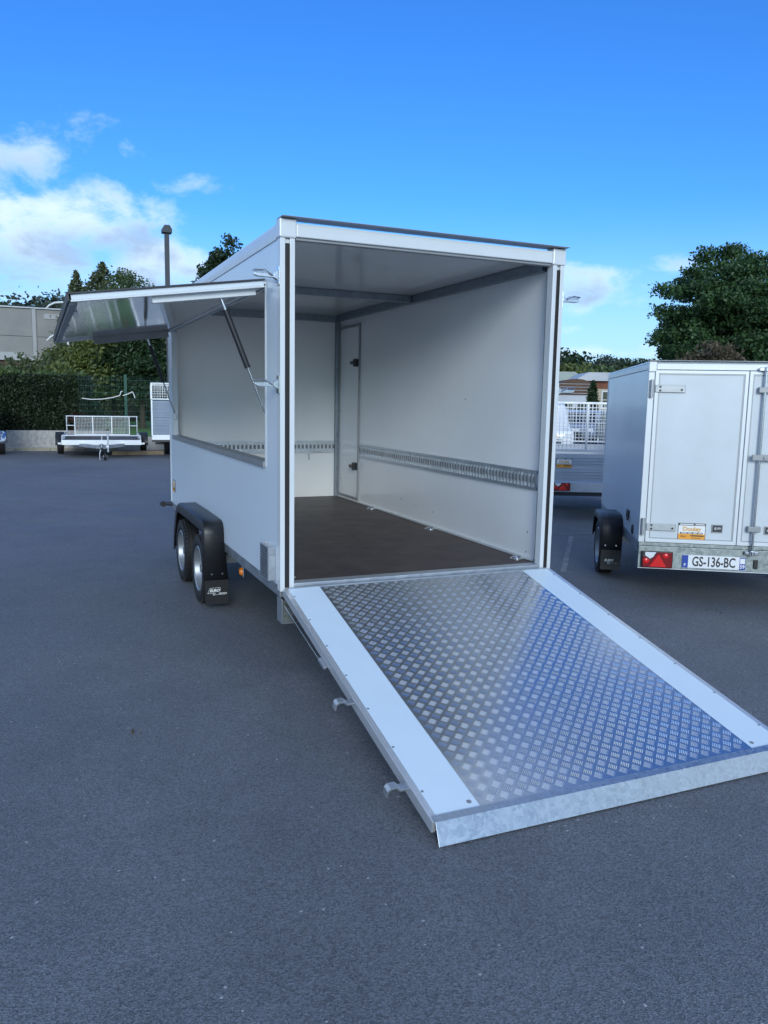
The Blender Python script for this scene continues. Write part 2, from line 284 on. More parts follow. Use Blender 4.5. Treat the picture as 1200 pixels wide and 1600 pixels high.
def wheel(parent, x0, x1, y, z, r, side=-1):
    """wheel with its axis along x; side = -1: the outer face is at x0"""
    xo, xi = (x0, x1) if side < 0 else (x1, x0); w = abs(x1-x0); s = 1 if xi > xo else -1
    hub = B().cyl((xo+s*.045, y, z), (xi, y, z), .055, n=20).cyl((xo+s*.03, y, z), (xo+s*.046, y, z), .036, n=16)
    for k in range(5):
        t = 2*math.pi*k/5; hub.cyl((xo+s*.046, y+.052*math.cos(t), z+.052*math.sin(t)), (xo+s*.066, y+.052*math.cos(t), z+.052*math.sin(t)), .011, n=8)
    h = hub.build('wheel', 'rim', parent, smooth=40)
    rr = r*.645
    prof = [(.016, rr), (.008, rr+.012), (0, r*.78), (.004, r*.88), (.016, r*.955), (.032, r*.99)]
    tread = []
    for q in (.27, .5, .73): tread += [(w*q-.006, r), (w*q-.005, r-.009), (w*q+.005, r-.009), (w*q+.006, r)]
    prof = prof+tread+[(w-o, q) for o, q in prof[::-1]]
    tyre = B().lathe([(xo+s*o, q) for o, q in prof], (0, y, z), 'x', 48)
    if r > .26:
        for k in range(44):
            for q, w2 in ((.10, .05), (.385, .035), (.615, .035), (.90, .05)):
                t = 2*math.pi*(k+(.5 if q in (.385, .90) else 0))/44; c_ = Vector((0, math.cos(t), math.sin(t))); tv = Vector((0, -math.sin(t), math.cos(t))); o_ = Vector((xo+s*w*q, y, z))+c_*(r-.004 if .2 < q < .8 else r-.010)
                tyre.bar(o_-Vector((w*w2, 0, 0)), o_+Vector((w*w2, 0, 0)), .014, .0125, upv=c_)
    tyre.build('tyre', 'rubber', h, smooth=50)
    rim = [(.012, rr+.004), (.006, rr-.004), (.014, rr-.014), (.05, rr-.022), (.085, rr-.04), (.07, rr-.075), (.052, .085), (.058, .03)]
    B().lathe([(xo+s*o, q) for o, q in rim]+[(xo+s*.062, .001)], (0, y, z), 'x', 40).build('rim', 'rim', h, smooth=35)
    hb = B()
    for k in range(10):
        t = 2*math.pi*(k+.5)/10; c = Vector((xo+s*.0585, y+(rr-.07)*math.cos(t), z+(rr-.07)*math.sin(t))); hb.cyl(c, c+Vector((s*.012, 0, 0)), .015, n=10)
    hb.build('vent_hole', 'print_black', h, kind='stuff')
    return h
def sticker(parent, o, ax, up_, nrm, w=.228, h=.142):
    """dealer sticker: white upper field, dark top bar, orange foot"""
    o, ax, up_, nrm = Vector(o), Vector(ax), Vector(up_), Vector(nrm)
    def slab(bm, u0, u1, v0, v1, t): 
        P = lambda u, v, q: o+ax*u+up_*v+nrm*q
        return bm.prism([(u0, v0), (u1, v0), (u1, v1), (u0, v1)], P, .0005, t)
    st = slab(B(), 0, w, 0, h, .002).build('sticker', 'print_white', parent)
    slab(B(), .002, w-.002, .002, h*.34, .003).build('sticker_band', 'print_orange', st)
    fr = B(); slab(fr, 0, w, h*.86, h, .0032); slab(fr, 0, .004, 0, h*.86, .0032); slab(fr, w-.004, w, 0, h*.86, .0032); slab(fr, .08*w, .9*w, h*.35, h*.44, .0034); fr.build('sticker_frame', 'print_black', st)
    dash = B(); 
    for a, b, c, d in ((.06, .56, .9, .96), (.62, .96, .9, .96), (.13, .33, .375, .415), (.37, .5, .375, .415), (.55, .7, .375, .415), (.74, .87, .375, .415)): slab(dash, w*a, w*b, h*c, h*d, .004)
    dash.build('sticker_lines', 'print_white', st, kind='stuff')
    ms = Matrix((ax, up_, nrm)).transposed().to_euler()
    text('lettering', 'Douley', h*.36, 'print_tan', st, o+ax*w*.5+up_*h*.64+nrm*.003, ms, bold=.002)
    text('lettering', 'Euro', h*.17, 'brick_red', st, o+ax*w*.2+up_*h*.2+nrm*.0036, ms, bold=.0005, shear=.3)
    ln = B(); slab(ln, w*.46, w*.94, h*.2, h*.27, .0038); slab(ln, w*.5, w*.85, h*.09, h*.12, .0038); ln.build('sticker_lines', 'print_black', st, kind='stuff')
    return st
def leafmesh(name, pts, size, m, parent=None, up_bias=0., loc=None):
    pts = np.asarray(pts, float); n = len(pts)
    a = NR.normal(size=(n, 3)); a /= np.linalg.norm(a, axis=1)[:, None]
    b = NR.normal(size=(n, 3)); 
    if up_bias: a[:, 2] = a[:, 2]*(1-up_bias)-up_bias*.4; a /= np.linalg.norm(a, axis=1)[:, None]
    b = np.cross(a, b); b /= np.linalg.norm(b, axis=1)[:, None]
    s = (size*(.6+.8*NR.random(n)))[:, None]
    V = np.empty((n, 4, 3)); V[:, 0] = pts-a*s; V[:, 1] = pts+b*s*.5; V[:, 2] = pts+a*s; V[:, 3] = pts-b*s*.5
    me = bpy.data.meshes.new(name); me.vertices.add(n*4); me.vertices.foreach_set('co', V.ravel()); me.loops.add(n*4); me.loops.foreach_set('vertex_index', np.arange(n*4, dtype=np.int32))
    me.polygons.add(n); me.polygons.foreach_set('loop_start', np.arange(0, n*4, 4, dtype=np.int32)); me.update(calc_edges=True); me.validate()
    o = bpy.data.objects.new(name, me); C.objects.link(o); me.materials.append(MATS[m])
    if parent: o.parent = parent
    if loc: o.location = loc
    return o
def clumps(c, rad, nc, nl, rc, hollow=.45, wb=1.):
    """leaf points: clumps spread through an ellipsoid, most of them in its outer half"""
    d = NR.normal(size=(nc, 3)); d /= np.linalg.norm(d, axis=1)[:, None]
    r = hollow+(1-hollow)*NR.random(nc)**.6
    wob = 1+wb*(.16*np.sin(d[:, :1]*5+1.3)+.12*np.sin(d[:, 1:2]*7)+.1*np.sin(d[:, 2:]*6))
    cc_ = np.array(c)+d*wob*r[:, None]*np.array(rad)
    P = np.repeat(cc_, nl, 0); g = np.clip(NR.normal(size=P.shape), -1.7, 1.7)*rc*np.array([1, 1, .62]); return P+g, cc_
def tree(name, label, loc, h, rad, cz, m, nc=220, nl=130, rc=.5, leaf=.16, group=None, trunk_r=.25, lean=0., hollow=.4, zmin=.3, wb=1.):
    t = thing(name, label, 'tree', loc, 0, group)
    pts, cc_ = clumps((lean, 0, cz), rad, nc, nl, rc, hollow, wb)
    pts = pts[pts[:, 2] > zmin]
    leafmesh('crown', pts, leaf, m, t)
    tb = B(); top = (lean*.7, 0, cz+rad[2]*.45); tb.tube([(0, 0, -.1), (0, 0, h*.08), (lean*.2, .05, cz*.55), (lean*.5, 0, cz), top], [trunk_r*1.35, trunk_r, trunk_r*.8, trunk_r*.55, trunk_r*.15], 9)
    for k in NR.choice(len(cc_), min(26, len(cc_)), replace=False):
        q = Vector(cc_[k]); z0 = max(cz*.45, min(q.z-.4, cz+rad[2]*.3)); s = Vector((lean*.4*z0/cz, 0, z0)); mid = s.lerp(q, .5)+Vector((0, 0, .25)); tb.tube([s, mid, q], [trunk_r*.32, trunk_r*.2, trunk_r*.05], 5)
    tb.build('trunk', 'bark', t, smooth=60); return t
def conifer(name, label, loc, h, r, m, n=9000, leaf=.16, group=None, base=.06):
    t = thing(name, label, 'tree', loc, 0, group)
    nb = 420; P = []
    for k in range(nb):
        f = ((k+NR.random())/nb); z = h*(base+(1-base)*f); L = r*(1-f)**.85*(.75+.4*NR.random())+.06; a = NR.random()*6.283
        q = NR.random((max(14, int(n/nb*2.2*(L+.25)/(r+.25))), 1)); dirv = np.array([math.cos(a), math.sin(a), -.30])
        P.append(np.array([0, 0, z])+q**.6*dirv*L+NR.normal(size=(len(q), 3))*(.03+.07*L))
    leafmesh('crown', np.concatenate(P), leaf, m, t, up_bias=.2)
    B().tube([(0, 0, -.1), (0, 0, h*.5), (0, 0, h*.97)], [h*.018, h*.011, .02], 8).build('trunk', 'bark', t, smooth=60); return t

# ------------------------------------------------------------------ ground
struct(B().add([(-900, -600, -.03), (900, -600, -.03), (900, 1200, -.03), (-900, 1200, -.03)], [(0, 1, 2, 3)]).build('ground', 'ground'))
struct(B().add([(-45, -60, 0), (60, -60, 0), (60, 31, 0), (16, 31, 0), (16, 22.35, 0), (-45, 22.35, 0)], [(0, 1, 2, 3, 4, 5)]).build('asphalt_yard', 'asphalt'))
struct(B().add([(-30, 22.9, -.012), (15.9, 22.9, -.012), (15.9, 95, -.012), (-30, 95, -.012)], [(0, 1, 2, 3)]).build('lawn', 'lawn'))
struct(B().add([(-30, 95.2, -.01), (40, 95.2, -.01), (40, 112, -.01), (-30, 112, -.01)], [(0, 1, 2, 3)]).build('path', 'path_pale'))
def marking(p, q, w):
    p, q = gp(*p), gp(*q); d = (q-p).normalized(); s = Vector((-d.y, d.x, 0))*w/2; z = Vector((0, 0, .004))
    return struct(B().add([p-s+z, p+s+z, q+s+z, q-s+z], [(0, 1, 2, 3)]).build('bay_marking', 'worn_paint'))
marking((893, 838), (880, 895), .06); marking((850, 836), (925, 834.5), .05)

# ------------------------------------------------------------------ the open white box trailer (its frame is the world frame)
mat('slot_grey', (.16, .17, .18), .6)
TW, TH, TZ, TL = 2.0, 2.775, .566, 4.344
T = thing('box_trailer', 'large white box trailer, rear ramp lowered and side serving hatch propped open', 'trailer')
# chassis
for x0, x1 in ((.004, .05), (1.95, 1.996)): box('side_rail', 'galv_dark', (x0, .0, .492), (x1, TL-.01, .563), T)
for y in (.5, 1.25, 2.05, 2.9, 3.6, 4.2): box('cross_member', 'galv_dark', (.052, y, .50), (1.948, y+.05, .561), T)
box('rear_beam', 'galv', (.06, -.028, .47), (1.94, .05, .555), T)
for y in (1.95, 2.80): B().bar((.05, y, .37), (1.95, y, .37), .08, .08).build('axle', 'galv_dark', T, .004)
for x in (.62, 1.38): box('long_member', 'galv_dark', (x-.03, .051, .41), (x+.03, 4.33, .499), T)
B().bar((.62, 4.3, .44), (.97, 5.75, .44), .07, .1).bar((1.38, 4.3, .44), (1.03, 5.75, .44), .07, .1).build('drawbar', 'galv', T, .004)
B().cyl((1, 5.7, .46), (1, 6.0, .46), .05).lathe([(-.06, .03), (-.06, .06), (0, .065), (.05, .05), (.06, .001)], (1, 6.0, .46), 'z', 16).build('coupling', 'plastic_black', T, smooth=40)
# floor and walls
box('floor_panel', 'ply_floor', (.036, .055, .566), (1.952, 4.29, .578), T, 0)
P_l = lambda y, z, x: (x, y, z)
B().ring((.032, TZ), (TL-.03, 2.70), (.31, 1.30), (4.12, 2.42), P_l, .0, .034).build('side_wall', 'panel_white', T)
box('side_wall', 'panel_inside', (1.956, .032, TZ), (1.994, TL-.03, 2.70), T, 0)
box('front_wall', 'panel_inside', (.036, 4.292, TZ), (1.954, 4.33, 2.70), T, 0)
B().box((.034, .034, 2.735), (1.966, 4.32, 2.765)).build('ceiling_panel', 'ceiling_white', T)
B().box((.0, -.03, 2.767), (2.0, TL, 2.779)).build('roof_panel', 'panel_white', T)
for sx in (0, 1):
    f = (lambda x: x) if sx == 0 else (lambda x: 2.0-x)
    prof = [(-.006, 2.69), (-.008, 2.73), (-.004, 2.765), (.012, 2.79), (.04, 2.798), (.075, 2.795), (.075, 2.7805), (.033, 2.7805), (.033, 2.69)]
    B().prism(prof, lambda u, v, t: (f(u), t, v), .052, TL-.03).build('roof_rail', 'alu_white', T, .002)
    B().prism([(-.006, TZ+.002), (-.006, 2.688), (.036, 2.688), (.036, TZ+.002)], lambda u, v, t: (f(u), t, v), TL-.03, TL+.008).build('corner_profile', 'alu_white', T, .006)
    # rear post: profile with its rubber seal in a groove
    po = B().box((0, 0, 0), (0, 0, 0)); po = B()
    for a, b in ((-.004, .026), (.055, .086)): po.prism([(a, -.034), (b, -.034), (b, .031), (a, .031)], lambda u, v, t: (f(u), v, t), .536, 2.69)
    po.prism([(.026, -.014), (.055, -.014), (.055, .031), (.026, .031)], lambda u, v, t: (f(u), v, t), .536, 2.69)
    p = po.build('rear_post', 'alu_white', T, .002)
    B().prism([(.0275, -.038), (.0535, -.038), (.0535, -.0145), (.0275, -.0145)], lambda u, v, t: (f(u), v, t), .56, 2.66).build('rubber_seal', 'seal', p, .003)
    B().prism([(-.010, -.042), (.094, -.042), (.094, .05), (-.010, .05)], lambda u, v, t: (f(u), v, t), 2.691, 2.80).build('corner_cap', 'alu_white', T, .008)
    # galvanised angle behind the post, inside
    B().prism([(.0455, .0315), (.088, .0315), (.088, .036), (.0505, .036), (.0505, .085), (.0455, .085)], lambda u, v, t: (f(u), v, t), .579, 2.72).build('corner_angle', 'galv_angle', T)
hd = B().box((.0945, -.036, 2.70), (1.9055, .03, 2.775)).build('rear_header', 'alu_white', T, .006)
box('header_lip', 'grey_trim', (.0945, -.02, 2.684), (1.9055, .028, 2.6995), T, .002)
B().prism([(-.085, 2.8025), (-.085, 2.806), (.04, 2.810), (.04, 2.8015)], lambda u, v, t: (t, u, v), -.004, 2.008).build('rain_visor', 'grey_trim', T, .001)
# ceiling frame, inside angles, rails
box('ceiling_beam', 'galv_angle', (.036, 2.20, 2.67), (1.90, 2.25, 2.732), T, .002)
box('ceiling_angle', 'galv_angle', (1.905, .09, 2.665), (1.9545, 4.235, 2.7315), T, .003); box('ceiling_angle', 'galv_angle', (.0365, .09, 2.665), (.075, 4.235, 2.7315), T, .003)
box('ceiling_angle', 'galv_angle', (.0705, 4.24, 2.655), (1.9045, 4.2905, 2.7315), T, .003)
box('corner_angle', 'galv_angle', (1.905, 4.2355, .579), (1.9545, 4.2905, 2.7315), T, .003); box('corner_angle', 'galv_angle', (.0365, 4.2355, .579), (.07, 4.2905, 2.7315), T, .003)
box('skirting', 'alu_white', (1.936, .09, .5785), (1.9555, 4.235, .60), T, .004); box('skirting', 'alu_white', (.036, .09, .5785), (.05, 4.235, .60), T, .004)
box('door_sill', 'galv', (.088, -.033, .556), (1.912, .054, .5825), T, .004)
def rail(n, f):                                     # pierced lashing rail: back plate, two lips and a row of ribs
    b = B().prism([(0, 1.112), (n, 1.112), (n, 1.232), (0, 1.232)], f, .0005, .004)
    for z0, z1 in ((1.100, 1.122), (1.222, 1.244)): b.prism([(0, z0), (n, z0), (n, z1), (0, z1)], f, .0045, .016)
    r = b.build('lashing_rail', 'galv', T)
    rb = B(); hl = B(); k = int(n/.047)
    for i in range(k):
        u = (i+.5)*n/k; rb.prism([(u-.006, 1.123), (u+.006, 1.123), (u+.006, 1.221), (u-.006, 1.221)], f, .0045, .013); hl.prism([(u+.011, 1.15), (u+.035, 1.15), (u+.035, 1.197), (u+.011, 1.197)], f, .0042, .0058)
    rb.build('rail_rib', 'galv', r, kind='stuff'); hl.build('rail_slot', 'slot_grey', r, kind='stuff')
rail(3.47, lambda u, v, t: (1.9555-t, .09+u, v)); rail(1.83, lambda u, v, t: (.071+u, 4.2915-t, v))
# side door in the right wall
dr = box('side_door', 'panel_inside', (1.9505, 3.62, .625), (1.9555, 4.215, 2.535), T, 0)
B().ring((3.585, .602), (4.236, 2.57), (3.615, .632), (4.206, 2.54), lambda u, v, t: (t, u, v), 1.938, 1.9553).build('door_frame', 'grey_trim', dr, .003)
for z in (2.14, .985):
    hb = B().prism([(3.63, z-.038), (3.685, z-.045), (3.71, z-.022), (3.71, z+.022), (3.685, z+.045), (3.63, z+.038)], lambda u, v, t: (t, u, v), 1.905, 1.951)
    hb.box((1.893, 3.64, z-.018), (1.9045, 3.76, z+.018)).build('latch', 'plastic_black', dr, .006)
scr = B()
for y, z in ((4.19, 2.25), (4.19, 1.6), (4.19, .85), (4.16, 2.28), (4.16, .8)): scr.cyl((1.9503, y, z), (1.9485, y, z), .007, n=8)
scr.build('screw', 'grey_trim', dr, kind='stuff')
for k, (x, y) in enumerate(((1.89, 3.06), (1.89, 1.66), (1.89, .23), (.10, .14))):
    b = B().lathe([(0, .052), (.004, .052), (.006, .046), (.006, .030), (.002, .028), (.002, .001)], (x, y, .5785), 'z', 24); b.tube([(x+.032*math.cos(t), y+.032*math.sin(t), .589) for t in [i*math.pi/8 for i in range(16)]], .0055, 6, True)
    b.build('lashing_ring', 'chrome', T, smooth=40)
sc = B()
for y, z in ((2.45, .76), (2.1, .74), (1.75, .72), (.20, .78), (.21, .63), (2.9, 2.2), (1.2, 1.75)): sc.cyl((1.9558, y, z), (1.9535, y, z), .007, n=8)
sc.build('screw', 'grey_trim', T, kind='stuff')
B().tube([(1.585+.012*math.cos(i*math.pi/6), 4.268, 1.075+.012*math.sin(i*math.pi/6)) for i in range(12)], .003, 5, True).box((1.579, 4.266, 1.02), (1.595, 4.269, 1.064)).build('hanging_keys', 'chrome', T)
# serving hatch: opening trim, flap, gas struts
tr = B().ring((.300, 1.290), (4.13, 2.43), (.325, 1.315), (4.105, 2.405), P_l, -.004, -.0002).build('hatch_trim', 'alu_white', T, .001)
B().box((-.016, .3255, 1.278), (.078, 4.1045, 1.319)).build('hatch_sill', 'grey_trim', tr, .002)
for y0, y1 in ((.3105, .324), (4.106, 4.1195)): B().box((.0005, y0, 1.3155), (.05, y1, 2.404)).build('hatch_jamb', 'alu_white', tr, .001)
HA = math.atan2(.165, 1.15)
fl = B().box((-1.155, .302, -.004), (-.012, 4.128, .026)).build('serving_hatch', 'panel_white', T, .002, loc=(0, 0, 2.432), rot=(0, -HA, 0))
fl.name = 'serving_hatch'
B().box((-1.12, .345, -.0065), (-.03, 4.085, -.0045)).build('inner_panel', 'mirror_panel', fl)
for n, m, a, b in (('hatch_edge', 'alu_white', (-1.16, .296, -.016), (-.012, .340, -.0045)), ('hatch_edge', 'alu_white', (-1.16, 4.09, -.026), (-.012, 4.134, -.0045)), ('hatch_edge', 'grey_trim', (-1.165, .341, -.028), (-1.122, 4.089, -.0045)), ('hatch_edge', 'alu', (-.05, .341, -.016), (-.012, 4.089, -.0066)),
                   ('hatch_seal', 'dark_trim', (-1.178, .284, .0265), (-.005, 4.146, .036)), ('hatch_seal', 'dark_trim', (-1.178, .284, -.012), (-1.1655, 4.146, .026)), ('hatch_bracket', 'alu_white', (-.70, .345, -.054), (-.06, .352, -.0068)), ('hatch_bracket', 'alu_white', (-.70, .3525, -.054), (-.06, .40, -.048)), ('hatch_bracket', 'grey_trim', (-.80, 4.04, -.075), (-.05, 4.085, -.0068))):
    box(n, m, a, b, fl, .0015)
for yk in (1.0, 2.2, 3.3): box('hatch_catch', 'chrome', (-1.121, yk, -.05), (-1.09, yk+.05, -.007), fl, .003)
hg = B().cyl((-.002, .31, 2.445), (-.002, 4.12, 2.445), .009, n=10)
hg.build('hatch_hinge', 'alu_white', T, smooth=40)
for (a, b) in (((-.268, .385, 2.345), (.02, .345, 1.592)), ((-.262, 4.06, 2.335), (.02, 4.085, 1.53))):
    a, b = Vector(a), Vector(b); d = b-a
    g = B().cyl(a+d*.10, a+d*.57, .0185, n=14).build('gas_strut', 'plastic_black', T, smooth=40)
    B().cyl(a+d*.57, b, .007, n=10).build('rod', 'steel_rod', g, smooth=40)
    B().cyl(a, a+d*.10, .011, n=10).lathe([(-.014, .001), (-.010, .010), (0, .014), (.010, .010), (.014, .001)], a, 'y', 12).build('strut_end', 'chrome', g, smooth=40)
    s = 1 if b.y < 2 else -1
    B().box((b.x-.014, b.y-.02, b.z-.04), (b.x+.016, b.y+.02, b.z+.02)).build('strut_mount', 'alu_white', g, .004)
# toggle latches on the rear posts
for sx, zs in ((-1, (2.445, 1.81)), (1, (2.44, 1.815))):
    X = -.005 if sx < 0 else 2.005
    for z in zs:
        w = lambda a: X+sx*a
        b = B().prism([(w(0), z-.055), (w(.006), z-.055), (w(.006), z+.055), (w(0), z+.055)], lambda u, v, t: (u, t, v), -.03, .028)
        b.prism([(w(.006), z-.03), (w(.035), z-.014), (w(.035), z+.014), (w(.006), z+.03)], lambda u, v, t: (u, t, v), -.02, .014)
        l = b.build('toggle_latch', 'chrome', T, .003)
        b = B().prism([(w(.034), z-.016), (w(.13), z-.014), (w(.15), z-.006), (w(.15), z+.012), (w(.034), z+.012)], lambda u, v, t: (u, t, v), -.014, .008)
        b.build('latch_lever', 'chrome', l, .004)
        b = B().tube([(w(.04), -.022, z-.004), (w(.09), -.026, z+.026), (w(.15), -.024, z+.022), (w(.158), -.006, z+.02), (w(.15), .014, z+.022), (w(.09), .016, z+.026), (w(.04), .012, z-.004)], .0035, 6)
        b.build('latch_loop', 'chrome', l, smooth=50)
# perforated step bracket near the rear corner
pb = B(); Y0, Y1, Z0, Z1 = .075, .285, .585, .80
pb.box((-.052, Y0, Z0), (-.047, Y1-.02, Z1)); pb.box((-.052, Y1-.0195, Z0), (-.002, Y1-.015, Z1)); pb.box((-.046, Y0, Z0-.0), (-.002, Y0+.005, Z1))
q = pb.build('perforated_guard', 'galv', T, .001)
hl = B()
for i in range(9):
    for j in range(11): hl.lathe([(0, .0001), (0, .007)], (-.0525, Y0+.02+i*.019, Z0+.014+j*.0185), 'x', 6)
hl.build('perforation', 'dark_trim', q, kind='stuff')
# wheels, mudguard
for y in (2.80, 1.95):
    wheel(T, -.158, -.008, y, .293, .293, -1); wheel(T, 2.008, 2.158, y, .293, .293, 1)
PF = [(1.60, .26), (1.60, .64), (1.612, .69), (1.645, .725), (1.70, .74), (2.30, .745), (2.86, .74), (2.94, .715), (3.02, .65), (3.14, .46), (3.18, .27)]
def inset(i, d):
    a = Vector((*PF[max(i-1, 0)], 0)); b = Vector((*PF[min(i+1, len(PF)-1)], 0)); t = (b-a).normalized(); return (PF[i][0]+t.y*d, PF[i][1]-t.x*d)
for sx in (-1, 1):
    f = (lambda x: x) if sx < 0 else (lambda x: 2.0-x)
    vs = []; k = len(PF)
    for i in range(k):
        p0, p1, p2, p3 = PF[i], inset(i, .008), inset(i, .028), inset(i, .085)
        vs += [(f(.030 if p0[1] < TZ-.03 else -.0015), *p0), (f(-.142), *p0), (f(-.160), *p1), (f(-.168), *p2), (f(-.166), *p3), (f(-.156), *p3)]
    fs = [(i*6+j, i*6+j+1, (i+1)*6+j+1, (i+1)*6+j) for i in range(k-1) for j in range(5)]
    fd = B().add(vs, fs).build('mudguard', 'plastic_black', T, smooth=35)
    so = fd.modifiers.new('solid', 'SOLIDIFY'); so.thickness = .005; so.offset = -1
    mf = B().prism([(f(-.158), .062), (f(.034), .062), (f(.034), .262), (f(-.158), .262)], lambda u, v, t: (u, t, v), 1.592, 1.598).build('mudflap', 'plastic_black', fd, .002)
    rv = B()
    for x in (-.105, -.02): rv.cyl((f(x), 1.594, .315), (f(x), 1.585, .315), .008, n=10)
    rv.build('rivet', 'chrome', fd, smooth=40, kind='stuff')
    if sx < 0:
        lg = Vector((-.072, 1.5905, .165)); re = (R(90), 0, 0)
        text('lettering', 'EURO', .030, 'print_white', mf, lg+Vector((-.012, 0, .012)), re, shear=.25, bold=.0012)
        text('lettering', 'REMORQUE', .0125, 'print_white', mf, lg+Vector((.055, 0, -.012)), re, bold=.0003)
        ln = B(); Q = lambda u, v, t: (lg.x+u, lg.y-t, lg.z+v)
        for a, b in (((-.068, -.008), (-.048, .034)), ((-.048, .034), (.034, .036)), ((.034, .036), (.034, .006)), ((-.068, -.008), (-.030, -.008)), ((.0, -.021), (.085, -.021))):
            dx, dz = b[0]-a[0], b[1]-a[1]; L = math.hypot(dx, dz); nx, nz_ = -dz/L*.0011, dx/L*.0011
            ln.prism([(a[0]-nx, a[1]-nz_), (b[0]-nx, b[1]-nz_), (b[0]+nx, b[1]+nz_), (a[0]+nx, a[1]+nz_)], Q, 0, .0008)
        ln.tube([(lg.x-.016+.0095*math.cos(t), lg.y-.0005, lg.z-.014+.0095*math.sin(t)) for t in [i*math.pi/8 for i in range(16)]], .0022, 5, True)
        ln.build('logo_outline', 'print_white', mf)
mk = B().lathe([(0, .001), (-.012, .014), (-.014, .026), (-.002, .032), (.004, .033)], (.085, 1.37, .37), 'x', 20).build('side_reflector', 'orange_lens', T, smooth=40)
box('reflector_plate', 'galv_dark', (.090, 1.33, .33), (.096, 1.41, .50), T)
al = B().tube([(.03, 4.36, .53), (-.03, 4.38, .535), (-.085, 4.40, .535)], [.022, .018, .02], 10).cyl((-.085, 4.37, .535), (-.085, 4.43, .535), .032, n=14).build('marker_lamp', 'plastic_black', T, smooth=40)
B().lathe([(0, .027), (-.008, .022), (-.011, .001)], (-.085, 4.44, .535), 'y', 14).build('lamp_lens', 'orange_lens', al, smooth=40)
sticker(T, (-.0003, 4.22, .70), (0, -1, 0), (0, 0, 1), (-1, 0, 0), w=.17, h=.13)
# ramp hinge brackets at the rear corners
for x0, x1 in ((.0, .006), (1.994, 2.0)): box('hinge_plate', 'galv', (x0, -.06, .335), (x1, .05, .56 if False else .49), T, .001)
box('hinge_bracket', 'galv_worn', (.0065, .0, .335), (.10, .05, .469), T, .002); box('hinge_bracket', 'galv_worn', (1.90, .0, .335), (1.9935, .05, .469), T, .002)
box('hinge_foot', 'galv', (.0065, -.06, .335), (.10, -.0005, .341), T, .001)
for x in (.02, 1.9): B().cyl((x, -.036, .538), (x+.08, -.036, .538), .012, n=12).build('hinge_pin', 'chrome', T, smooth=40)
# ramp
RA = math.atan2(.468, 2.075); RL = math.hypot(.468, 2.075); TK = .046
rp = B().box((.030, -RL+.004, -TK), (1.970, -.004, -.0045)).build('ramp', 'panel_white', T, loc=(0, -.046, .557), rot=(RA, 0, 0))
for x0, x1 in ((.012, .0295), (1.9705, 1.988)):
    xi = x1 if x0 < 1 else x0; s = 1 if x0 < 1 else -1
    B().box((x0, -RL, -TK-.004), (x1, 0, .0)).box((min(xi, xi+s*.012), -RL, -.0044), (max(xi, xi+s*.012), 0, .0002)).build('edge_profile', 'alu', rp, .002)
B().box((.0425, -.012, -.0044), (1.9575, .0, .006)).build('edge_profile', 'galv', rp, .002)
for x0, x1 in ((.0425, .247), (1.753, 1.9575)):
    box('side_strip', 'strip_white', (x0, -RL+.03, -.0044), (x1, -.0125, .0), rp, .0008)
    b = B()
    for y in (-RL+.07,): b.lathe([(0, .011), (.0012, .011), (.003, .006), (.0032, .0001)], (x1-.035 if x0 < 1 else x0+.035, y, .0), 'z', 12)
    b.build('bolt_head', 'grey_trim', rp, smooth=40)
sr = B()
for k in range(7):
    for x in (.05, 1.95): sr.cyl((x, -.12-k*.305, -.001), (x, -.12-k*.305, .0025), .006, n=8)
sr.build('rivet', 'galv_dark', rp, kind='stuff')
PX0, PX1, PY0, PY1 = .2475, 1.7525, -RL+.03, -.0125
box('tread_plate', 'alu_plate', (PX0, PY0, -.0044), (PX1, PY1, .0012), rp, 0)
tb = B(); p = .0487; c45 = math.sqrt(.5)
def bar5(cx, cy, dx, dy, L, w, h):               # one raised bar: lens-shaped, flattened top
    nx, ny = -dy, dx; v = []
    for t, ww, zz in ((-1, 0, 0), (-.55, .8, 0), (.55, .8, 0), (1, 0, 0)):
        if ww == 0: v.append((cx+dx*L*t, cy+dy*L*t, .0012))
        else: v += [(cx+dx*L*t+nx*w, cy+dy*L*t+ny*w, .0012), (cx+dx*L*t-nx*w, cy+dy*L*t-ny*w, .0012)]
    v += [(cx-dx*L*.6, cy-dy*L*.6, .0012+h), (cx+dx*L*.6, cy+dy*L*.6, .0012+h)]
    tb.add(v, [(0, 1, 6), (0, 6, 2), (1, 3, 7, 6), (2, 6, 7, 4), (5, 7, 3), (5, 4, 7)])
nn = int(3.2/p)
for i in range(-nn, nn):
    for j in range(-nn, nn):
        u, v = (i+.5)*p, (j+.5)*p; cx = 1+(u-v)*c45; cy = -RL/2+(u+v)*c45
        if not (PX0-.02 < cx < PX1+.02 and PY0-.02 < cy < PY1+.02): continue
        dx, dy = (c45, c45) if (i+j) % 2 else (-c45, c45)
        for k in range(5):
            o = (k-2)*.0079; x, y = cx-dy*o, cy+dx*o; L = .0205
            if PX0+L*.71 < x < PX1-L*.71 and PY0+L*.71 < y < PY1-L*.71: bar5(x, y, dx, dy, L, .0026, .0014)
tb.build('tread_bars', 'tread', rp, kind='stuff')
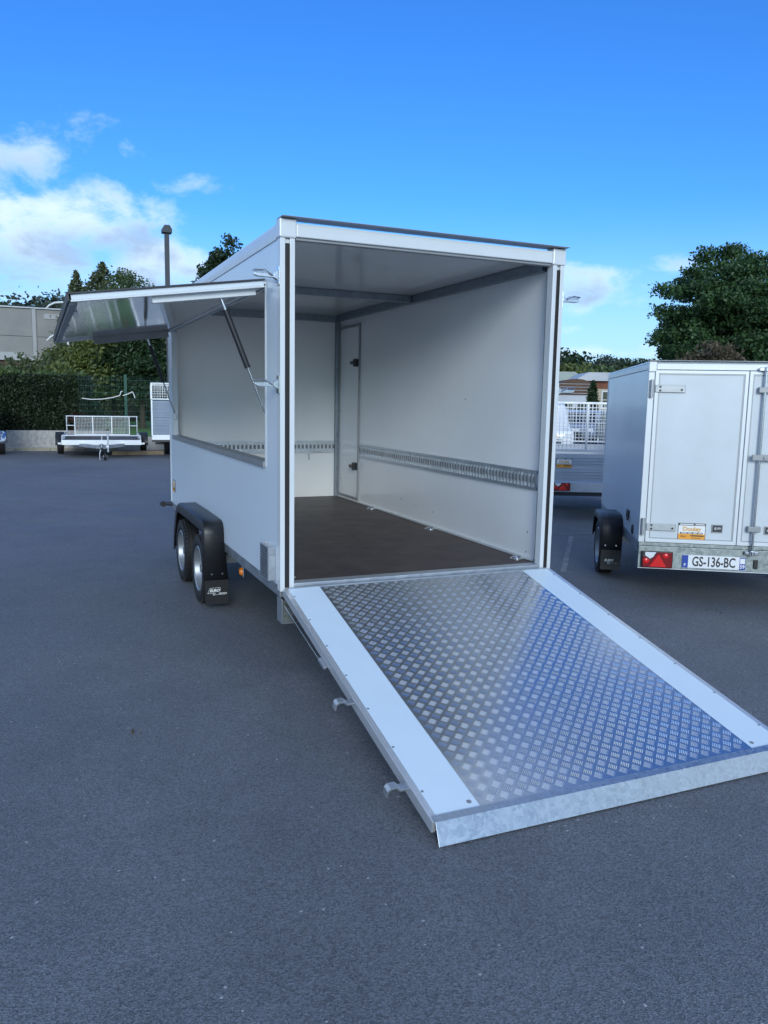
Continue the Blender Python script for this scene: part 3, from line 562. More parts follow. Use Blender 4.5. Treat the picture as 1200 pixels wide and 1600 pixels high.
# galvanised lip along the foot of the ramp, bent down to the ground
cl, sl_ = math.cos(RA), math.sin(RA)
lipv = [(-RL+.029, .0025), (-RL-.004, .0025), (-RL-.060, -.070), (-RL-.063, -.0675), (-RL-.0075, .0065), (-RL+.029, .0065)]
B().prism(lipv, lambda u, v, t: (t, u, v), .020, 1.980).build('ramp_lip', 'galv_lip', rp, .0008)
for y in (-1.245, -1.885):                       # catches for the toggle latches
    for s, X in ((-1, .0115),):
        w = lambda a: X+s*a
        pr = [(0, -.008), (.035, -.012), (.055, .006), (.085, .004), (.098, -.008), (.10, -.04), (.093, -.04), (.089, -.014), (.078, -.005), (.058, -.004), (.038, -.022), (0, -.018)]
        B().prism([(w(a), b) for a, b in pr], lambda u, v, t: (u, t, v), y-.02, y+.02).build('catch_hook', 'galv', rp, .0015)
st = B().cyl((.0, -.10, -.075), (.0, -.75, -.058), .004, n=8).build('ramp_cable', 'steel_rod', rp, smooth=40)
box('cable_clamp', 'galv', (-.008, -.86, -.066), (.0115, -.76, -.048), rp, .003)

# the whole roof edge sits 3 cm lower than the frame drawing above
done = set()
for o in T.children_recursive:
    if o.type == 'MESH' and o.name.split('.')[0] not in ('serving_hatch', 'inner_panel') and o.parent is not fl and o.data.name not in done:
        done.add(o.data.name)
        for v in o.data.vertices:
            if v.co.z > 2.6: v.co.z -= .03

# ------------------------------------------------------------------ closed white box trailer on the right
V = thing('box_trailer', 'small closed white box trailer with number plate GS-136-BC and red tail light', 'trailer', (3.453, .704, 0), -.558)
VW, VL, ZB, ZT = 1.62, 2.68, .545, 2.095
box('bumper_beam', 'galv_worn', (0, -.035, .322), (VW, .03, .512), V, .003); box('rear_sill', 'galv_worn', (0, -.028, .514), (VW, .05, .544), V, .003)
for x0, x1 in ((-.002, .045), (VW-.045, VW+.002)): box('side_rail', 'galv_dark', (x0, .032, .455), (x1, VL, .54), V, .002)
box('bumper_edge', 'alu', (0, -.041, .316), (VW, .0, .3215), V, .001)
box('floor_panel', 'ply_floor', (.046, .055, .50), (VW-.046, VL-.04, .53), V)
box('side_wall', 'panel_white', (0, .0, ZB), (.03, VL-.03, ZT-.07), V, .0); box('side_wall', 'panel_white', (VW-.03, 0, ZB), (VW, VL-.03, ZT-.07), V, 0); box('front_wall', 'panel_white', (.031, VL-.06, ZB), (VW-.031, VL-.031, ZT-.07), V, 0)
box('roof_panel', 'panel_white', (.0, -.01, ZT-.012), (VW, VL, ZT+.004), V, .003)
for x0, x1 in ((-.006, .05), (VW-.05, VW+.006)):
    box('roof_rail', 'alu_white', (x0, -.0, ZT-.069), (x1, VL-.03, ZT-.013), V, .008); box('corner_cap', 'alu_white', (x0-.002, -.035, ZT-.085), (x1+.008, -.001, ZT+.006), V, .006)
    box('corner_profile', 'alu_white', (x0, -.028, ZB), (x1-.003, -.001, ZT-.086), V, .005); box('corner_profile', 'alu_white', (x0, VL-.0295, ZB), (x1, VL+.004, ZT-.02), V, .006)
box('rear_header', 'alu_white', (.059, -.03, ZT-.065), (VW-.059, .02, ZT-.013), V, .003)
box('rain_visor', 'grey_trim', (-.01, -.06, ZT+.0065), (VW+.01, .02, ZT+.0115), V, .001)
def door(x0, x1):
    d = box('rear_door', 'panel_old', (x0+.03, -.034, ZB+.035), (x1-.03, -.004, ZT-.10), V, .0)
    B().ring((x0, ZB+.005), (x1, ZT-.070), (x0+.0295, ZB+.0345), (x1-.0295, ZT-.0995), lambda u, v, t: (u, t, v), -.042, -.002).build('door_frame', 'alu_white', d, .003)
    B().ring((x0+.034, ZB+.039), (x1-.034, ZT-.104), (x0+.040, ZB+.045), (x1-.040, ZT-.110), lambda u, v, t: (u, t, v), -.036, -.0335).build('door_gasket', 'grey_trim', d)
    return d
d1 = door(.048, .800); d2 = door(.806, VW-.048)
for d, s, X in ((d1, 1, .052), (d2, -1, VW-.052)):
    for z in (1.87, .685):
        a, b = sorted((X, X+s*.245)); h = box('hinge_strap', 'strap_grey', (a, -.051, z-.032), (b, -.0425, z+.032), d, .004)
        B().cyl((X-s*.03, -.052, z-.075), (X-s*.03, -.052, z+.075), .013, n=12).box((X-s*.03-.016, -.05, z-.07), (X-s*.03+.016, -.0285, z+.07)).build('hinge_knuckle', 'strap_grey', h, .002)
        b = B()
        for u, v in ((.04, .016), (.04, -.016), (.215, -.008)): b.cyl((X+s*u, -.0505, z+v), (X+s*u, -.056, z+v), .009, n=10)
        b.build('bolt_head', 'print_black', h, kind='stuff')
# lock rod of the second door with its guides and handle
rd = B().cyl((.925, -.070, .50), (.925, -.070, 2.055), .0115, n=12).build('lock_rod', 'chrome', d2, smooth=40)
for z in (2.04, .492): B().box((.87, -.078, z-.014), (.98, -.046, z+.014)).cyl((.925, -.085, z-.02), (.925, -.085, z+.02), .02, n=12).build('rod_cam', 'chrome', d2, .004)
for z in (1.87, .70): B().box((.875, -.082, z-.024), (.98, -.0425, z+.024)).build('rod_guide', 'grey_trim', d2, .005)
B().box((.86, -.10, 1.285), (1.16, -.082, 1.335)).cyl((.96, -.1, 1.31), (.96, -.108, 1.31), .016, n=12).build('lock_handle', 'grey_trim', d2, .005)
for x, d in ((.592, d1), (1.02, d2)):
    k = B().ring((x, .652), (x+.092, .724), (x+.008, .660), (x+.084, .716), lambda u, v, t: (u, t, v), -.041, -.0345).build('recessed_lock', 'grey_trim', d)
    B().box((x+.0085, -.0365, .6605), (x+.0835, -.0348, .7155)).build('lock_plate', 'dark_trim', d); B().cyl((x+.03, -.037, .688), (x+.03, -.046, .688), .014, n=12).box((x+.045, -.043, .68), (x+.078, -.037, .70)).build('lock_barrel', 'chrome', d, .002)
sticker(d1, (.318, -.034, .585), (1, 0, 0), (0, 0, 1), (0, -1, 0))
# smears on the door panel
def tail_light(par, x, z, w=.262, h=.142, y=-.0355, flip=False):
    b = B().box((x, y-.035, z), (x+w, y, z+h)).build('tail_light', 'print_black', par, .006)
    X = (lambda a: x+a*w) if not flip else (lambda a: x+w-a*w)
    Q = lambda u, v, t: (X(u), y-t, z+v*h)
    B().prism([(.03, .04), (.97, .04), (.97, .96), (.5, .96), (.3, .5), (.03, .72)], Q, .0355, .043).build('red_lens', 'red_lens', b, .003)
    B().prism([(.1, .75), (.27, .55), (.36, .66), (.46, .96), (.1, .96)], Q, .0355, .042).build('white_lens', 'clear_lens', b, .003)
    B().prism([(.25, .06), (.80, .06), (.53, .86)], Q, .0435, .048).build('triangle_reflector', 'red_bright', b, .002)
    B().lathe([(0, .026), (-.004, .020), (-.006, .001)], (X(.14), y-.043, z+h*.42), 'y', 14).lathe([(0, .024), (-.004, .018), (-.006, .001)], (X(.76), y-.0435, z+h*.76), 'y', 14).build('round_lens', 'red_bright', b, smooth=40)
    return b
tail_light(V, .024, .330); tail_light(V, VW-.286, .330, flip=True)
npl = B().box((.369, -.044, .338), (.889, -.036, .449)).build('number_plate', 'plate_white', V, .002)
for n, a, b in (('plate_band', .369, .418), ('plate_band', .842, .889)): box(n, 'print_blue', (a, -.0455, .339), (b, -.0442, .448), npl, 0)
box('region_badge', 'print_white', (.846, -.0465, .392), (.885, -.0457, .438), npl, 0)
re = (R(90), 0, 0)
text('lettering', 'GS-136-BC', .118, 'print_black', npl, (.630, -.0445, .392), re, sx=.66, bold=.0022)
text('lettering', '59', .044, 'print_white', npl, (.8655, -.0458, .365), re, bold=.001, sx=.9); text('lettering', 'F', .036, 'print_white', npl, (.392, -.0458, .362), re, bold=.0006)
B().box((.955, -.047, .352), (.992, -.036, .432)).build('plate_lamp', 'print_black', V, .008)
# left wheel, mudguard with flap, side fittings
WY = 1.25
wheel(V, -.205, -.045, WY, .285, .285, -1); wheel(V, VW+.045, VW+.205, WY, .285, .285, 1)
B().bar((-.02, WY, .36), (VW+.02, WY, .36), .07, .07).build('axle', 'galv_dark', V)
PF2 = [(WY-.36, .23), (WY-.36, .50), (WY-.345, .56), (WY-.30, .61), (WY-.22, .635), (WY+.2, .635), (WY+.29, .60), (WY+.345, .53), (WY+.38, .36)]
for sx in (-1, 1):
    f = (lambda x: x) if sx < 0 else (lambda x: VW-x)
    vs = []; k = len(PF2)
    for i in range(k):
        a = Vector((*PF2[max(i-1, 0)], 0)); b = Vector((*PF2[min(i+1, k-1)], 0)); t = (b-a).normalized(); ins = lambda d: (PF2[i][0]+t.y*d, PF2[i][1]-t.x*d)
        vs += [(f(-.004), *PF2[i]), (f(-.19), *PF2[i]), (f(-.208), *ins(.008)), (f(-.217), *ins(.028)), (f(-.215), *ins(.07)), (f(-.205), *ins(.07))]
    fd = B().add(vs, [(i*6+j, i*6+j+1, (i+1)*6+j+1, (i+1)*6+j) for i in range(k-1) for j in range(5)]).build('mudguard', 'plastic_black', V, smooth=35)
    so = fd.modifiers.new('solid', 'SOLIDIFY'); so.thickness = .005; so.offset = -1
    mf = B().prism([(f(-.205), .10), (f(-.01), .10), (f(-.01), .30), (f(-.205), .30)], lambda u, v, t: (u, t, v), WY-.369, WY-.3615).build('mudflap', 'plastic_black', fd, .002)
    rv = B()
    for x in (-.165, -.06): rv.cyl((f(x), WY-.369, .345), (f(x), WY-.359, .345), .008, n=10)
    rv.build('rivet', 'chrome', fd, kind='stuff')
    if sx < 0:
        text('lettering', 'EURO', .032, 'print_white', mf, (-.125, WY-.3695, .195), re, shear=.3, bold=.001); text('lettering', 'REMORQUE', .015, 'grey_trim', mf, (-.075, WY-.3695, .168), re)
        B().tube([(-.125+.010*math.cos(t), WY-.37, .170+.010*math.sin(t)) for t in [i*math.pi/8 for i in range(16)]], .002, 5, True).build('logo_outline', 'print_white', mf)
B().box((-.016, .56, .665), (-.0005, .68, .745)).box((-.03, .50, .655), (-.0165, .58, .675)).build('side_latch', 'plastic_black', V, .004)
B().lathe([(0, .045), (-.008, .045), (-.012, .03), (-.012, .001)], (-.0005, .33, .60), 'x', 18).build('side_socket', 'plastic_black', V, smooth=40)
B().bar((.5, VL, .42), (VW/2, VL+.95, .42), .07, .09).bar((VW-.5, VL, .42), (VW/2, VL+.95, .42), .07, .09).build('drawbar', 'galv', V, .003)
B().cyl((VW/2, VL+.7, .02), (VW/2, VL+.7, .6), .025, n=12).lathe([(-.03, .02), (-.03, .09), (.03, .09), (.03, .02)], (VW/2, VL+.7, .09), 'x', 20).build('jockey_wheel', 'galv', V, smooth=40)
# ------------------------------------------------------------------ mesh-sided trailer between them
def mesh_panel(par, f, u0, u1, v0, v1, step, m='galv_far', th=.006, frame=.03, mids=()):
    fr = B()
    for a, b, c, d in ((u0, u1, v0, v0+frame), (u0, u1, v1-frame, v1), (u0, u0+frame, v0+frame, v1-frame), (u1-frame, u1, v0+frame, v1-frame)): fr.prism([(a, c), (b, c), (b, d), (a, d)], f, -.016, .016)
    for x in mids: fr.prism([(x-frame/2, v0+frame), (x+frame/2, v0+frame), (x+frame/2, v1-frame), (x-frame/2, v1-frame)], f, -.0155, .0155)
    o = fr.build('mesh_frame', m, par, .002); w = B(); n = int((u1-u0-2*frame)/step); k = int((v1-v0-2*frame)/step)
    for i in range(1, n+1): x = u0+frame+i*(u1-u0-2*frame)/(n+1); w.prism([(x-th/2, v0+frame), (x+th/2, v0+frame), (x+th/2, v1-frame), (x-th/2, v1-frame)], f, -th/2, th/2)
    for i in range(1, k+1): z = v0+frame+i*(v1-v0-2*frame)/(k+1); w.prism([(u0+frame, z-th/2), (u1-frame, z-th/2), (u1-frame, z+th/2), (u0+frame, z+th/2)], f, th/2+.0005, th*1.5)
    w.build('wire', m, o, kind='stuff'); return o
def cage_trailer(label, loc, rz, W_, L_, z0, zb, zt, boards, step, light=True, bm='board_grey', wx=.1):
    t = thing('mesh_sided_trailer', label, 'trailer', loc, rz)
    box('deck', 'galv_dark', (.02, .02, z0), (W_-.02, L_-.02, z0+.05), t)
    box('rear_beam', 'galv_far', (0, -.03, z0-.10), (W_, .03, z0+.045), t, .003); box('under_beam', 'dark_trim', (.0, .0, z0-.16), (W_, .06, z0-.101), t)
    for x in (.35, W_-.4): box('long_member', 'dark_trim', (x, .061, z0-.13), (x+.06, L_+.1, z0-.001), t)
    hb = (zb-z0-.06)/boards
    for side in ('rear', 'front', 'left', 'right'):
        for k in range(boards):
            a = z0+.06+k*hb
            if side == 'rear': f = lambda u, v, q: (u*W_, -.012-q, v)
            elif side == 'front': f = lambda u, v, q: (u*W_, L_-.01+q, v)
            elif side == 'left': f = lambda u, v, q: (-q+.012, .03+u*(L_-.06), v)
            else: f = lambda u, v, q: (W_+q-.012, .03+u*(L_-.06), v)
            g = B().prism([(0, a+.004), (1, a+.004), (1, a+hb-.004), (0, a+hb-.004)], f, 0, .022)
            for r_ in (.3, .5, .7): g.prism([(.01, a+hb*r_-.006), (.99, a+hb*r_-.006), (.99, a+hb*r_+.006), (.01, a+hb*r_+.006)], f, .0222, .030)
            g.build('side_board', bm, t, .003)
    for x in (-.012, W_-.03):
        for y in (-.022, L_-.03): box('corner_post', 'galv_far', (x, y-.02, z0), (x+.042, y+.03, zb+.02), t, .003)
    mesh_panel(t, lambda u, v, q: (u, -.01+q, v), .0, W_, zb+.03, zt, step, mids=(W_*.28, W_*.46, W_*.75)); mesh_panel(t, lambda u, v, q: (u, L_-.01+q, v), .0, W_, zb+.03, zt, step)
    for x in (.0, W_): mesh_panel(t, lambda u, v, q: (x+q, u, v), .02, L_-.04, zb+.03, zt, step, mids=(L_*.5,))
    for s, x in ((-1, wx), (1, W_-wx-.16)):
        wheel(t, x, x+.16, L_*.55, .29, .29, s)
    B().bar((0.1, L_*.55, .33), (W_-.1, L_*.55, .33), .07, .07).build('axle', 'dark_trim', t)
    B().bar((.4, L_, z0-.06), (W_/2, L_+1.2, z0-.06), .07, .09).bar((W_-.4, L_, z0-.06), (W_/2, L_+1.2, z0-.06), .07, .09).build('drawbar', 'galv_far', t)
    if light: tail_light(t, .03, z0-.08, .25, .12, -.031)
    return t
mat('board_grey', (.46, .50, .55), .42, .2, var=(3, .12, None, 4)); mat('board_blue', (.22, .27, .34), .5, .15, var=(3, .12, None, 4))
K = cage_trailer('grey tipper trailer with wire mesh sides and red light between the two white box trailers', (5.60, 5.06, 0), R(-24), 1.75, 3.0, .54, 1.01, 1.765, 2, .06)
sticker(K, (.06, -.044, .80), (1, 0, 0), (0, 0, 1), (0, -1, 0))
cage_trailer('tall grey trailer with boarded sides and white mesh top beside the green fence', (1.62, 18.6, 0), R(-7), 1.9, 3.2, .62, 1.62, 2.12, 4, .07, False, 'board_blue', wx=.36)
# ------------------------------------------------------------------ flatbed trailer by the wall
FB = thing('flatbed_trailer', 'low galvanised flatbed trailer with mesh tail gate and jockey wheel in front of the fence', 'trailer', (.30, 18.95, 0), R(-4.5))
# local: x across, y away from us (front of the trailer towards us)
fwid, flen = 1.06, 2.9
box('deck', 'deck_ply', (-fwid+.05, .06, .46), (fwid-.05, flen-.03, .48), FB)
for y in (0, flen-.04): box('end_beam', 'galv_far', (-fwid, y, .36), (fwid, y+.045, .50), FB, .004)
for x in (-fwid, fwid-.045): box('side_beam', 'galv_far', (x, .0455, .37), (x+.045, flen-.0405, .50), FB, .004)
b = B()
for x in (-fwid+.02, 0, fwid-.02): b.cyl((x, .02, .50), (x, .02, .615), .018, n=8)
b.cyl((-fwid+.02, .02, .62), (fwid-.02, .02, .62), .02, n=8); b.build('front_rail', 'galv_far', FB, smooth=50)
for s in (-1, 1):
    x = s*(fwid-.02); b = B().cyl((x, .02, .60), (x, flen, .60), .016, n=8)
    for y in (.5, 1.0, 1.5, 2.0, 2.5): b.cyl((x, y, .5), (x, y, .6), .013, n=8)
    b.build('side_rail', 'galv_far', FB, smooth=50)
    wheel(FB, min(s*1.09, s*1.26), max(s*1.09, s*1.26), 1.75, .30, .30, s)
    vs = []; m = 12
    for i in range(m+1):
        a = math.pi*(1-i/m); vs += [(s*1.075, 1.75+.37*math.cos(a), .28+.37*math.sin(a)), (s*1.30, 1.75+.37*math.cos(a), .28+.37*math.sin(a)), (s*1.305, 1.75+.30*math.cos(a), .28+.30*math.sin(a))]
    md = B().add(vs, [(i*3+j, i*3+j+1, i*3+j+4, i*3+j+3) for i in range(m) for j in range(2)]).build('mudguard', 'plastic_black', FB, smooth=50); md.modifiers.new('s', 'SOLIDIFY').thickness = .006
    B().box((s*1.29-.04, -.03, .40), (s*1.29+.04, .02, .46) ).build('marker_lamp', 'clear_lens', FB, .008) if False else B().box((s*1.10-.05, -.035, .375), (s*1.10+.05, .01, .43)).build('marker_lamp', 'clear_lens', FB, .008)
B().bar((-1.1, 1.75, .31), (1.1, 1.75, .31), .07, .07).build('axle', 'galv_far', FB)
g = mesh_panel(FB, lambda u, v, q: (u, flen+q, v), -fwid+.24, fwid-.24, .51, 1.10, .045, th=.005, mids=(-.28, .28))
B().cyl((-fwid, flen+.01, 1.09), (fwid, flen+.01, 1.09), .02, n=8).cyl((-fwid+.02, flen+.01, .5), (-fwid+.02, flen+.01, 1.09), .02, n=8).cyl((fwid-.02, flen+.01, .5), (fwid-.02, flen+.01, 1.09), .02, n=8).cyl((-fwid, flen+.01, .8), (-fwid+.23, flen+.01, .8), .018, n=8).cyl((fwid-.23, flen+.01, .8), (fwid, flen+.01, .8), .018, n=8).build('tail_gate', 'galv_far', FB, smooth=50)
B().bar((-.62, .1, .36), (-.05, -1.0, .36), .06, .09).bar((.62, .1, .36), (.05, -1.0, .36), .06, .09).build('drawbar', 'galv_far', FB, .003)
B().cyl((0, -.95, .40), (0, -1.15, .40), .035).lathe([(-.05, .02), (-.05, .05), (.04, .05), (.05, .001)], (0, -1.15, .41), 'z', 14).build('coupling', 'chrome', FB, smooth=40)
j = B().cyl((.16, -.9, .22), (.16, -.9, .80), .024, n=10).box((.10, -.93, .34), (.18, -.87, .40)).build('jockey_wheel', 'galv_far', FB, .002)
B().lathe([(-.035, .03), (-.035, .085), (-.02, .105), (.02, .105), (.035, .085), (.035, .03)], (.08, -.92, .105), 'x', 22).build('tyre', 'rubber', j, smooth=50); B().cyl((.03, -.92, .105), (.13, -.92, .105), .04, n=14).build('rim', 'rim', j, smooth=40)
B().cyl((.16, -.9, .8), (.16, -.9, .83), .03).bar((.16, -.9, .815), (.06, -.9, .815), .02, .015).build('crank', 'print_black', j, .002)
B().tube([(-.02, -.9, .36), (-.06, -.95, .15), (-.05, -1.0, .01)], .012, 6).build('safety_cable', 'chrome', FB, smooth=50)
# trailer standing at the left edge of the picture
LT = thing('box_trailer', 'blue-grey trailer with polished steel mudguard standing beside the rendered wall', 'trailer', (-2.32, 20.75, 0), 0)
box('body', 'board_grey', (-1.85, -1.3, .62), (-.12, 1.0, 1.55), LT, .01); box('chassis', 'galv_far', (-1.8, -1.2, .5), (-.15, .9, .615), LT, .004)
box('corner_post', 'galv_far', (-.115, -1.3, .55), (-.07, -1.25, 1.60), LT, .004); box('top_rail', 'galv_far', (-1.85, -1.32, 1.555), (-.07, -1.27, 1.61), LT, .004)
wheel(LT, -.08, .10, 0, .30, .30, 1); wheel(LT, -2.05, -1.87, 0, .30, .30, -1); B().bar((-1.9, 0, .33), (-.08, 0, .33), .07, .07).build('axle', 'galv_far', LT)
for a, b in ((-.11, .14), (-2.10, -1.86)):
    vs = []
    for i in range(13):
        t = math.pi*(1-i/12); vs += [(a, .38*math.cos(t), .33+.37*math.sin(t)), (b, .38*math.cos(t), .33+.37*math.sin(t))]
    B().add(vs, [(i*2, i*2+1, i*2+3, i*2+2) for i in range(12)]).build('mudguard', 'chrome', LT, smooth=50).modifiers.new('s', 'SOLIDIFY').thickness = .006
# timber left on the ground
pk = box('timber_beam', 'wood', (-.75, -.06, .0), (.75, .06, .12), None, .006, loc=tuple(gp(216, 710.5)), rot=(0, 0, R(3)))
tag(pk, 'short timber beam lying on the asphalt behind the flatbed trailer', 'timber')
# cars beyond the mesh-sided trailer
def car(label, loc, rz, m, sc=1., van=False):
    t = thing('parked_car', label, 'car', loc, rz)
    side = [(-2.0, .35), (-2.05, .62), (-1.95, .80), (-1.25, .92), (-.55, 1.40), (-.1, 1.48), (1.0, 1.46), (1.75, 1.05), (2.0, .95), (2.05, .5), (1.98, .32)]
    if van: side = [(-2.0, .35), (-2.05, .62), (-1.98, .88), (-1.45, 1.02), (-.95, 1.62), (-.5, 1.78), (1.9, 1.80), (2.05, 1.6), (2.1, .5), (2.0, .32)]
    B().prism(side, lambda u, v, q: (q, u, v), -.84, .84).build('body', m, t, .09, smooth=60)
    ws = [(-1.22, .955), (-.60, 1.375)] if not van else [(-1.40, 1.06), (-.97, 1.57)]
    (a, za), (b, zb) = ws; n = Vector((0, -(zb-za), (b-a))).normalized()*.012
    B().add([Vector((-.68, a, za))+n, Vector((.68, a, za))+n, Vector((.60, b, zb))+n, Vector((-.60, b, zb))+n], [(0, 1, 2, 3)]).build('windscreen', 'glass_dark', t).modifiers.new('s', 'SOLIDIFY').thickness = .01
    for s in (-1, 1):
        B().prism([(b-.35, za+.06), (b+.12, zb-.03), (b+1.5, zb-.03), (b+2.0, za+.1)], lambda u, v, q: (q, u, v), s*.843, s*.849).build('side_window', 'glass_dark', t)
        B().prism([(s*.45, .62), (s*.78, .64), (s*.78, .78), (s*.5, .74)], lambda u, v, q: (u, q, v), -2.06, -2.0).build('headlight', 'clear_lens', t, .01)
        for y in (-1.28, 1.28): wheel(t, min(s*.68, s*.86), max(s*.68, s*.86), y, .31, .31, s)
        B().box((s*.92-.07, -.85, .95), (s*.92+.07, -.75, 1.06)).build('wing_mirror', m, t, .02)
    B().box((-.4, -2.075, .42), (.4, -2.052, .58)).build('grille', 'print_black', t, .01); B().box((-.26, -2.085, .62), (.26, -2.06, .73)).build('number_plate', 'print_orange' if van else 'plate_white', t, .003)
    return t
p = gp(868, 712); car('white van parked behind the mesh sides of the grey tipper trailer', (p.x+.2, p.y+1.5, 0), R(-22), 'car_white', van=True)
p = gp(935, 700); car('grey-blue car parked to the side of the white van behind the mesh trailer', (p.x+1.2, p.y+2.5, 0), R(-50), 'car_blue')

# ------------------------------------------------------------------ wall, hedge, fence on the left
WYL = 22.42
wl = box('boundary_wall', 'concrete', (-14, 0, -.1), (1.2-.35, .22, .62), None, .01, loc=(0, WYL, 0)); tag(wl, 'low rough rendered wall below the dark hedge', 'wall')
w2 = box('boundary_wall', 'concrete_light', (.0, 0, -.1), (14, .2, .42), None, .01, loc=(.86, WYL+.02, 0)); tag(w2, 'lower grey concrete base under the green wire fence', 'wall')
ks = thing('kerb', 'row of pale kerb stones along the foot of the rendered wall', 'kerb', (-8, WYL-.22, 0))
for k in range(9):
    box('kerb_stone', 'kerb', (k*1.0+.006, random.uniform(-.01, .01), -.05), (k*1.0+.994, .21, .075+random.uniform(-.012, .012)), ks, .012)
hd_ = thing('hedge', 'dense dark clipped hedge growing above the rendered wall', 'hedge', (0, WYL+.95, 0))
HX0, HX1, HZ = -14, .15, 2.42
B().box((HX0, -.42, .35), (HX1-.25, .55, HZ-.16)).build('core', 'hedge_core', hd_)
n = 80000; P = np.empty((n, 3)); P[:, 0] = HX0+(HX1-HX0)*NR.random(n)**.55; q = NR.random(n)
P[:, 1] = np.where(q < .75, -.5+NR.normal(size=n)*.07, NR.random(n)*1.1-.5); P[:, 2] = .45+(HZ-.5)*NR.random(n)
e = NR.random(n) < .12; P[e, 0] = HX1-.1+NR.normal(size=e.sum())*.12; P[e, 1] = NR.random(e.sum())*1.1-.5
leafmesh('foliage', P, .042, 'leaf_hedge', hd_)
n = 15000; P = np.empty((n, 3)); P[:, 0] = HX0+(HX1-HX0)*NR.random(n)**.6; P[:, 1] = NR.random(n)*1.1-.55; P[:, 2] = HZ-.12+NR.normal(size=n)*.07+.05*np.sin(P[:, 0]*5)+.05*np.sin(P[:, 0]*2.1); leafmesh('foliage', P, .06, 'leaf_hedge_lit', hd_)  # light falling on the hedge top is put into this paler leaf colour
for x, y, h, r, m, lab in ((-.15, -.35, 1.0, .26, 'leaf_red', 'reddish shrub growing at the end of the hedge'), (.35, .15, 1.2, .45, 'leaf_dark', 'dark green shrub between the hedge and the fence')):
    t = thing('shrub', lab, 'shrub', (x, WYL+.95+y-.1, .3)); pts, _ = clumps((0, 0, h*.55), (r, r, h*.5), 40, 45, .1, .2); leafmesh('foliage', pts, .05, m, t); B().tube([(0, 0, -.35), (0, 0, h*.6)], [.03, .015], 6).build('stem', 'bark', t)
t = thing('shrub', 'bushy bright green shrub rising over the top of the hedge', 'shrub', tuple(gp(105, 690)*1)[:2]+(0,)); t.location = (-.55, 25.6, 0)
pts, _ = clumps((0, 0, 1.8), (.8, .7, .85), 90, 90, .17, .2); leafmesh('foliage', pts, .10, 'leaf_yellow', t, up_bias=-.5); B().tube([(0, 0, -.05), (0, 0, 1.6)], [.07, .03], 7).build('stem', 'bark', t)
# green wire fence
fe = thing('wire_fence', 'green welded wire fence with green posts on the concrete base', 'fence', (0, WYL+.12, 0))
for k, x in enumerate((1.32, 3.8, 6.3)): box('post', 'fence_green', (x-.045, -.03, .40), (x+.045, .05, 2.42), fe, .004)
for x0, x1 in ((-.1, 1.27), (1.37, 3.75), (3.85, 6.25)):
    b = B()
    for i in range(int((x1-x0)/.05)): x = x0+i*.05; b.box((x-.002, -.002, .425), (x+.002, .002, 2.38))
    for i in range(10): z = .44+i*.2; b.box((x0, -.0085, z-.004), (x1, -.0035, z+.004))
    b.build('wire_panel', 'fence_green', fe, kind='stuff')
tp = B(); prev = None
pts = [dp(x, y, 24.6) for x, y in ((128, 622), (142, 624), (160, 623.5), (176, 621), (187, 618), (189, 612), (191, 611))]
for a, c in zip(pts, pts[1:]): tp.bar(a, c, .012, .022)
pts = [dp(x, y, 24.6) for x, y in ((192, 618), (200, 615.5), (207, 612), (209, 616), (211, 622))]
for a, c in zip(pts, pts[1:]): tp.bar(a, c, .012, .022)
tag(tp.build('barrier_tape', 'tape'), 'white barrier tape sagging from the green fence post', 'tape')
# lamp posts
lp = thing('lamp_post', 'grey square lamp post with box head rising behind the white trailer', 'lamp', (dp(262, 450, 26).x, dp(262, 450, 26).y, 0))
box('pole', 'pole_grey', (-.07, -.07, 0), (.07, .07, 6.98), lp, .01); B().prism([(-.15, 6.98), (.15, 6.98), (.15, 7.10), (.08, 7.22), (-.08, 7.22), (-.15, 7.10)], lambda u, v, q: (u, q, v), -.16, .16).build('lamp_head', 'pole_grey', lp, .01)
# concrete hall with white wall lamps
HB = thing('concrete_hall', 'long grey concrete panel hall behind the hedge', 'building', (0, 60, 0))
xr = 3.4
for i in range(9):
    for k in range(4):
        x1 = xr-.12-i*4.6-.1; x0 = x1-4.38; box('wall_panel', 'concrete_panel', (x0, -.1+.01*(k % 2), k*1.98), (x1, .3, k*1.98+1.955), HB, .01)
for i in range(10): x = xr-i*4.6; box('pilaster', 'concrete_light', (x-.21, -.2, 0), (x-.02+.08, .28, 7.9), HB, .02)
box('core_wall', 'concrete_light', (xr-42, .31, 0), (xr, 24, 7.86), HB, 0); box('parapet_cap', 'roof_pale', (xr-42, -.24, 7.925), (xr+.15, .5, 8.02), HB, .01)
b = B().ring((.0, 0), (1.7, .35), (.08, .08), (1.62, .27), lambda u, v, q: (dp(68, 480, 59).x+u, q, 7.25+v), -.14, -.1); b.build('louvre_frame', 'grey_trim', HB)
b = B()
for i in range(4): b.box((dp(68, 480, 59).x+.08+i*.4, -.13, 7.33), (dp(68, 480, 59).x+.38+i*.4, -.105, 7.52))
b.build('louvre', 'grey_trim', HB)
SL = thing('street_lamp', 'white street lamp with curved arms in front of the concrete hall', 'lamp', (dp(106, 520, 42).x, dp(106, 520, 42).y, 0)); z1, z2 = dp(104, 474, 42).z, dp(92, 522, 42).z
B().tube([(0, 0, 0), (0, 0, 3.5), (0, 0, z1)], [.09, .07, .05], 10).build('pole', 'white_paint', SL, smooth=50)
for zz, L_ in ((z1, 1.05), (z2, 1.05)): B().tube([(0, 0, zz), (-.25, 0, zz+.02), (-.6, 0, zz-.03), (-.85, 0, zz-.17), (-L_, 0, zz-.38)], [.05, .055, .05, .045, .03], 8).build('curved_arm', 'white_paint', SL, smooth=60)
